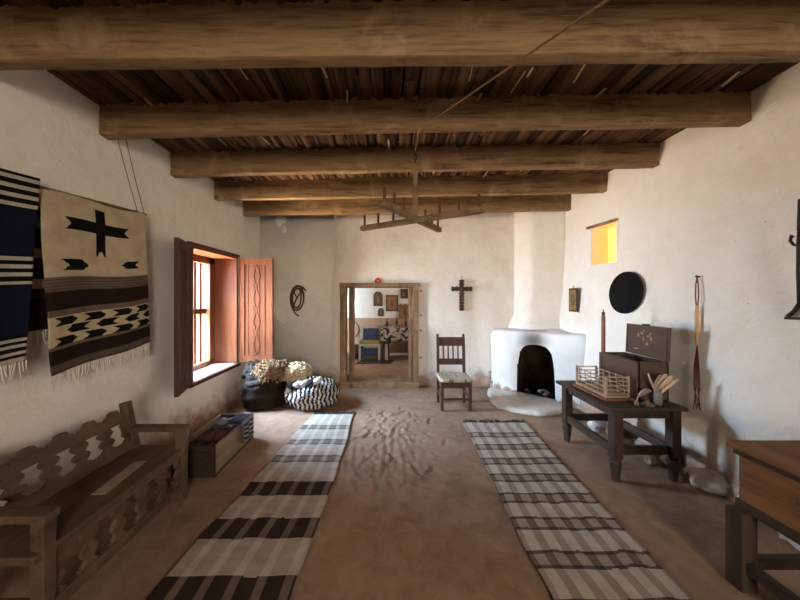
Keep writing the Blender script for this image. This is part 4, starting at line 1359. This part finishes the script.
for i, (dx, hz, wd) in enumerate(hk):
    def hf(u, v, dx=dx, hz=hz, wd=wd, i=i):
        x = dx*u+.02*math.sin(u*3)*(dx); z = .09+(hz-.08)*u
        w_ = wd*(.25+.75*math.sin(PI*min(1, u*.85+.12))**.8)
        return (x+(v-.5)*w_*1.5, -.006*i+.012+.012*math.sin(v*PI)-.02*u*u, z)
    mb = MB().grid(16, 8, hf)
    o = mb.build('dry_husk', HUSK, None, (2.21, 2.465, TZ), smooth=True); o.modifiers.new('Solid', 'SOLIDIFY').thickness = .002
    tag(o, ['dry pale husk leaning farthest left in the grey vase', 'dry pale husk second from the left in the grey vase', 'dry pale husk in the middle of the grey vase', 'dry pale husk second from the right in the grey vase', 'dry pale husk leaning farthest right in the grey vase'][i], 'husk', 'dry husks in the grey vase')

# ------------------------------------------------------------------ chest on legs, right foreground
cs = thing('chest_on_legs', 'brown wooden chest on dark legs at the right foreground', 'chest', (2.15, 1.21, 0))
MB().bb(-.35, .35, -.42, .40, .705, .735).build('lid', WOOD_CHEST, cs, bevel=.010)
MB().bb(-.315, .315, -.38, .365, .43, .705).build('body', WOOD_CHEST, cs, bevel=.005)
mb = MB(); mb.bb(-.33, .33, -.395, .38, .675, .703); mb.build('top_moulding', WOOD_DARK, cs, bevel=.004)
mb = MB(); mb.bb(-.325, .325, -.39, .375, .395, .445); mb.build('base_frame', WOOD_DARK, cs, bevel=.005)
# carved rosette on the front board
mb = MB()
for k in range(12):
    a = 2*PI*k/12
    mb.blob((-.317, .07*math.cos(a)+.02, .56+.065*math.sin(a)), (.005, .05*abs(math.cos(a))+.014, .045*abs(math.sin(a))+.012), .1, 2, 2, k)
mb.blob((-.317, .02, .56), (.008, .03, .03), .1, 2, 2)
mb.build('carved_rosette', WOOD_CHEST, cs, smooth=True)
for sx in (-1, 1):
    for sy in (-1, 1):
        MB().bb(sx*.325-.04, sx*.325+.04, sy*.345-.04, sy*.345+.04, 0, .40).build('leg', WOOD_DARKZ, cs, bevel=.005)
for s_ in (-1, 1):
    MB().bb(s_*.325-.02, s_*.325+.02, -.31, .31, .10, .155).build('stretcher', WOOD_DARK, cs, bevel=.005)
    MB().bb(-.29, .29, s_*.345-.02, s_*.345+.02, .10, .155).build('stretcher', WOOD_DARK, cs, bevel=.005)

# ------------------------------------------------------------------ rubble along the right wall
rub = [(2.5, 2.35, 0.105, 0.08, 1, 'large white plaster lump on the floor right of the side table'),
       (2.42, 2.53, 0.035, 0.04, 0, 'pale rounded stone beside the near right table leg'),
       (2.5, 2.665, 0.075, 0.09, 0, 'grey brown stone against the right wall behind the near table leg'),
       (2.345, 2.69, 0.045, 0.045, 0, 'small grey stone under the near end of the side table'),
       (2.48, 2.88, 0.08, 0.08, 1, 'white lump under the middle of the side table by the wall'),
       (2.38, 3.01, 0.04, 0.05, 0, 'grey stone under the far end of the side table'),
       (2.45, 3.25, 0.085, 0.1, 0, 'large grey stone beyond the side table by the wall'),
       (2.3, 3.37, 0.06, 0.06, 1, 'white stone beyond the far table leg'),
       (2.5, 3.5, 0.07, 0.08, 0, 'brown grey stone by the wall between table and fireplace'),
       (2.54, 2.09, 0.085, 0.07, 1, 'white plaster slab at the wall foot between table and chest'),
       (2.48, 1.83, 0.08, 0.05, 1, 'flat white plaster piece on the floor behind the brown chest')]
for i, (x, y, r, h_, wh, lb) in enumerate(rub):
    mb = MB(); mb.blob((0, 0, h_*.8), (r*.85, r*1.15, h_), .45, 1.8, 3, i*3.3, flat=0.0)
    for v in mb.v: v.z = max(v.z, -.004)
    tag(mb.build('rubble_stone', STONE_W if wh else STONE, None, (x, y, 0), smooth=True, rotz=i*.9), lb, 'stone', 'stones along the foot of the right wall')

# ------------------------------------------------------------------ outside and light
gr = MB().bb(-40, 40, -40, 40, -.5, -.31).build('ground', plain('desert earth', lin(206, 180, 150), .95, .05, 0, .1, 1, .1)); gr['kind'] = 'structure'
W = bpy.data.worlds.new('World'); S.world = W; W.use_nodes = True
nt = W.node_tree; bg = nt.nodes['Background']
sky = N(nt, 'ShaderNodeTexSky'); sky.sky_type = 'NISHITA'; sky.sun_disc = False
sky.sun_elevation = math.radians(55); sky.sun_rotation = math.radians(120); sky.altitude = 1500
nt.links.new(sky.outputs[0], bg.inputs['Color']); bg.inputs['Strength'].default_value = .55
def area(name, loc, target, sx, sy, power, col):
    l = bpy.data.lights.new(name, 'AREA'); l.shape = 'RECTANGLE'; l.size = sx; l.size_y = sy; l.energy = power; l.color = col
    o = bpy.data.objects.new(name, l); COL.objects.link(o); o.location = loc
    d = Vector(target)-Vector(loc); o.rotation_euler = d.to_track_quat('-Z', 'Y').to_euler(); return o
sun = bpy.data.lights.new('sun', 'SUN'); sun.energy = 4; sun.angle = .02; sun.color = (1, .93, .82)
so = bpy.data.objects.new('sun', sun); COL.objects.link(so)
so.rotation_euler = Vector((.30, .10, -.95)).to_track_quat('-Z', 'Y').to_euler()
# daylight at the window: blue sky from above, sunlit ground from below
area('window_sky_light', (-3.7, 3.55, 2.35), (-1.0, 3.75, .6), 1.5, 2.0, 2800, (.50, .72, 1.0))
area('window_ground_light', (-3.4, 3.65, .25), (.4, 3.7, 2.6), 1.3, 1.5, 1150, (1.0, .74, .48))
# fill light through an unseen opening added behind the camera
area('rear_fill_light', (1.2, YR-.8, 1.9), (-1.2, 4.0, 1.7), 1.5, 1.3, 190, (1.0, .88, .74))
# window of the next room
area('next_room_light', (3.4, 6.7, 1.9), (-1, 7.2, .9), 1.3, 1.3, 32, (1.0, .93, .84))

cam = bpy.data.cameras.new('camera'); co = bpy.data.objects.new('camera', cam); COL.objects.link(co)
co.location = (0, 0, 1.5); co.rotation_euler = (PI/2, 0, 0)
cam.sensor_width = 36; cam.lens = 13.5; cam.clip_start = .02
cam.shift_x = 11/800; cam.shift_y = -3/800
S.camera = co
S.cycles.max_bounces = 10; S.cycles.diffuse_bounces = 6; S.cycles.sample_clamp_indirect = 6
S.cycles.use_denoising = True
vs = S.view_settings
vs.view_transform = 'Standard'; vs.look = 'None'; vs.gamma = 1; vs.exposure = 0.32; vs.use_curve_mapping = False
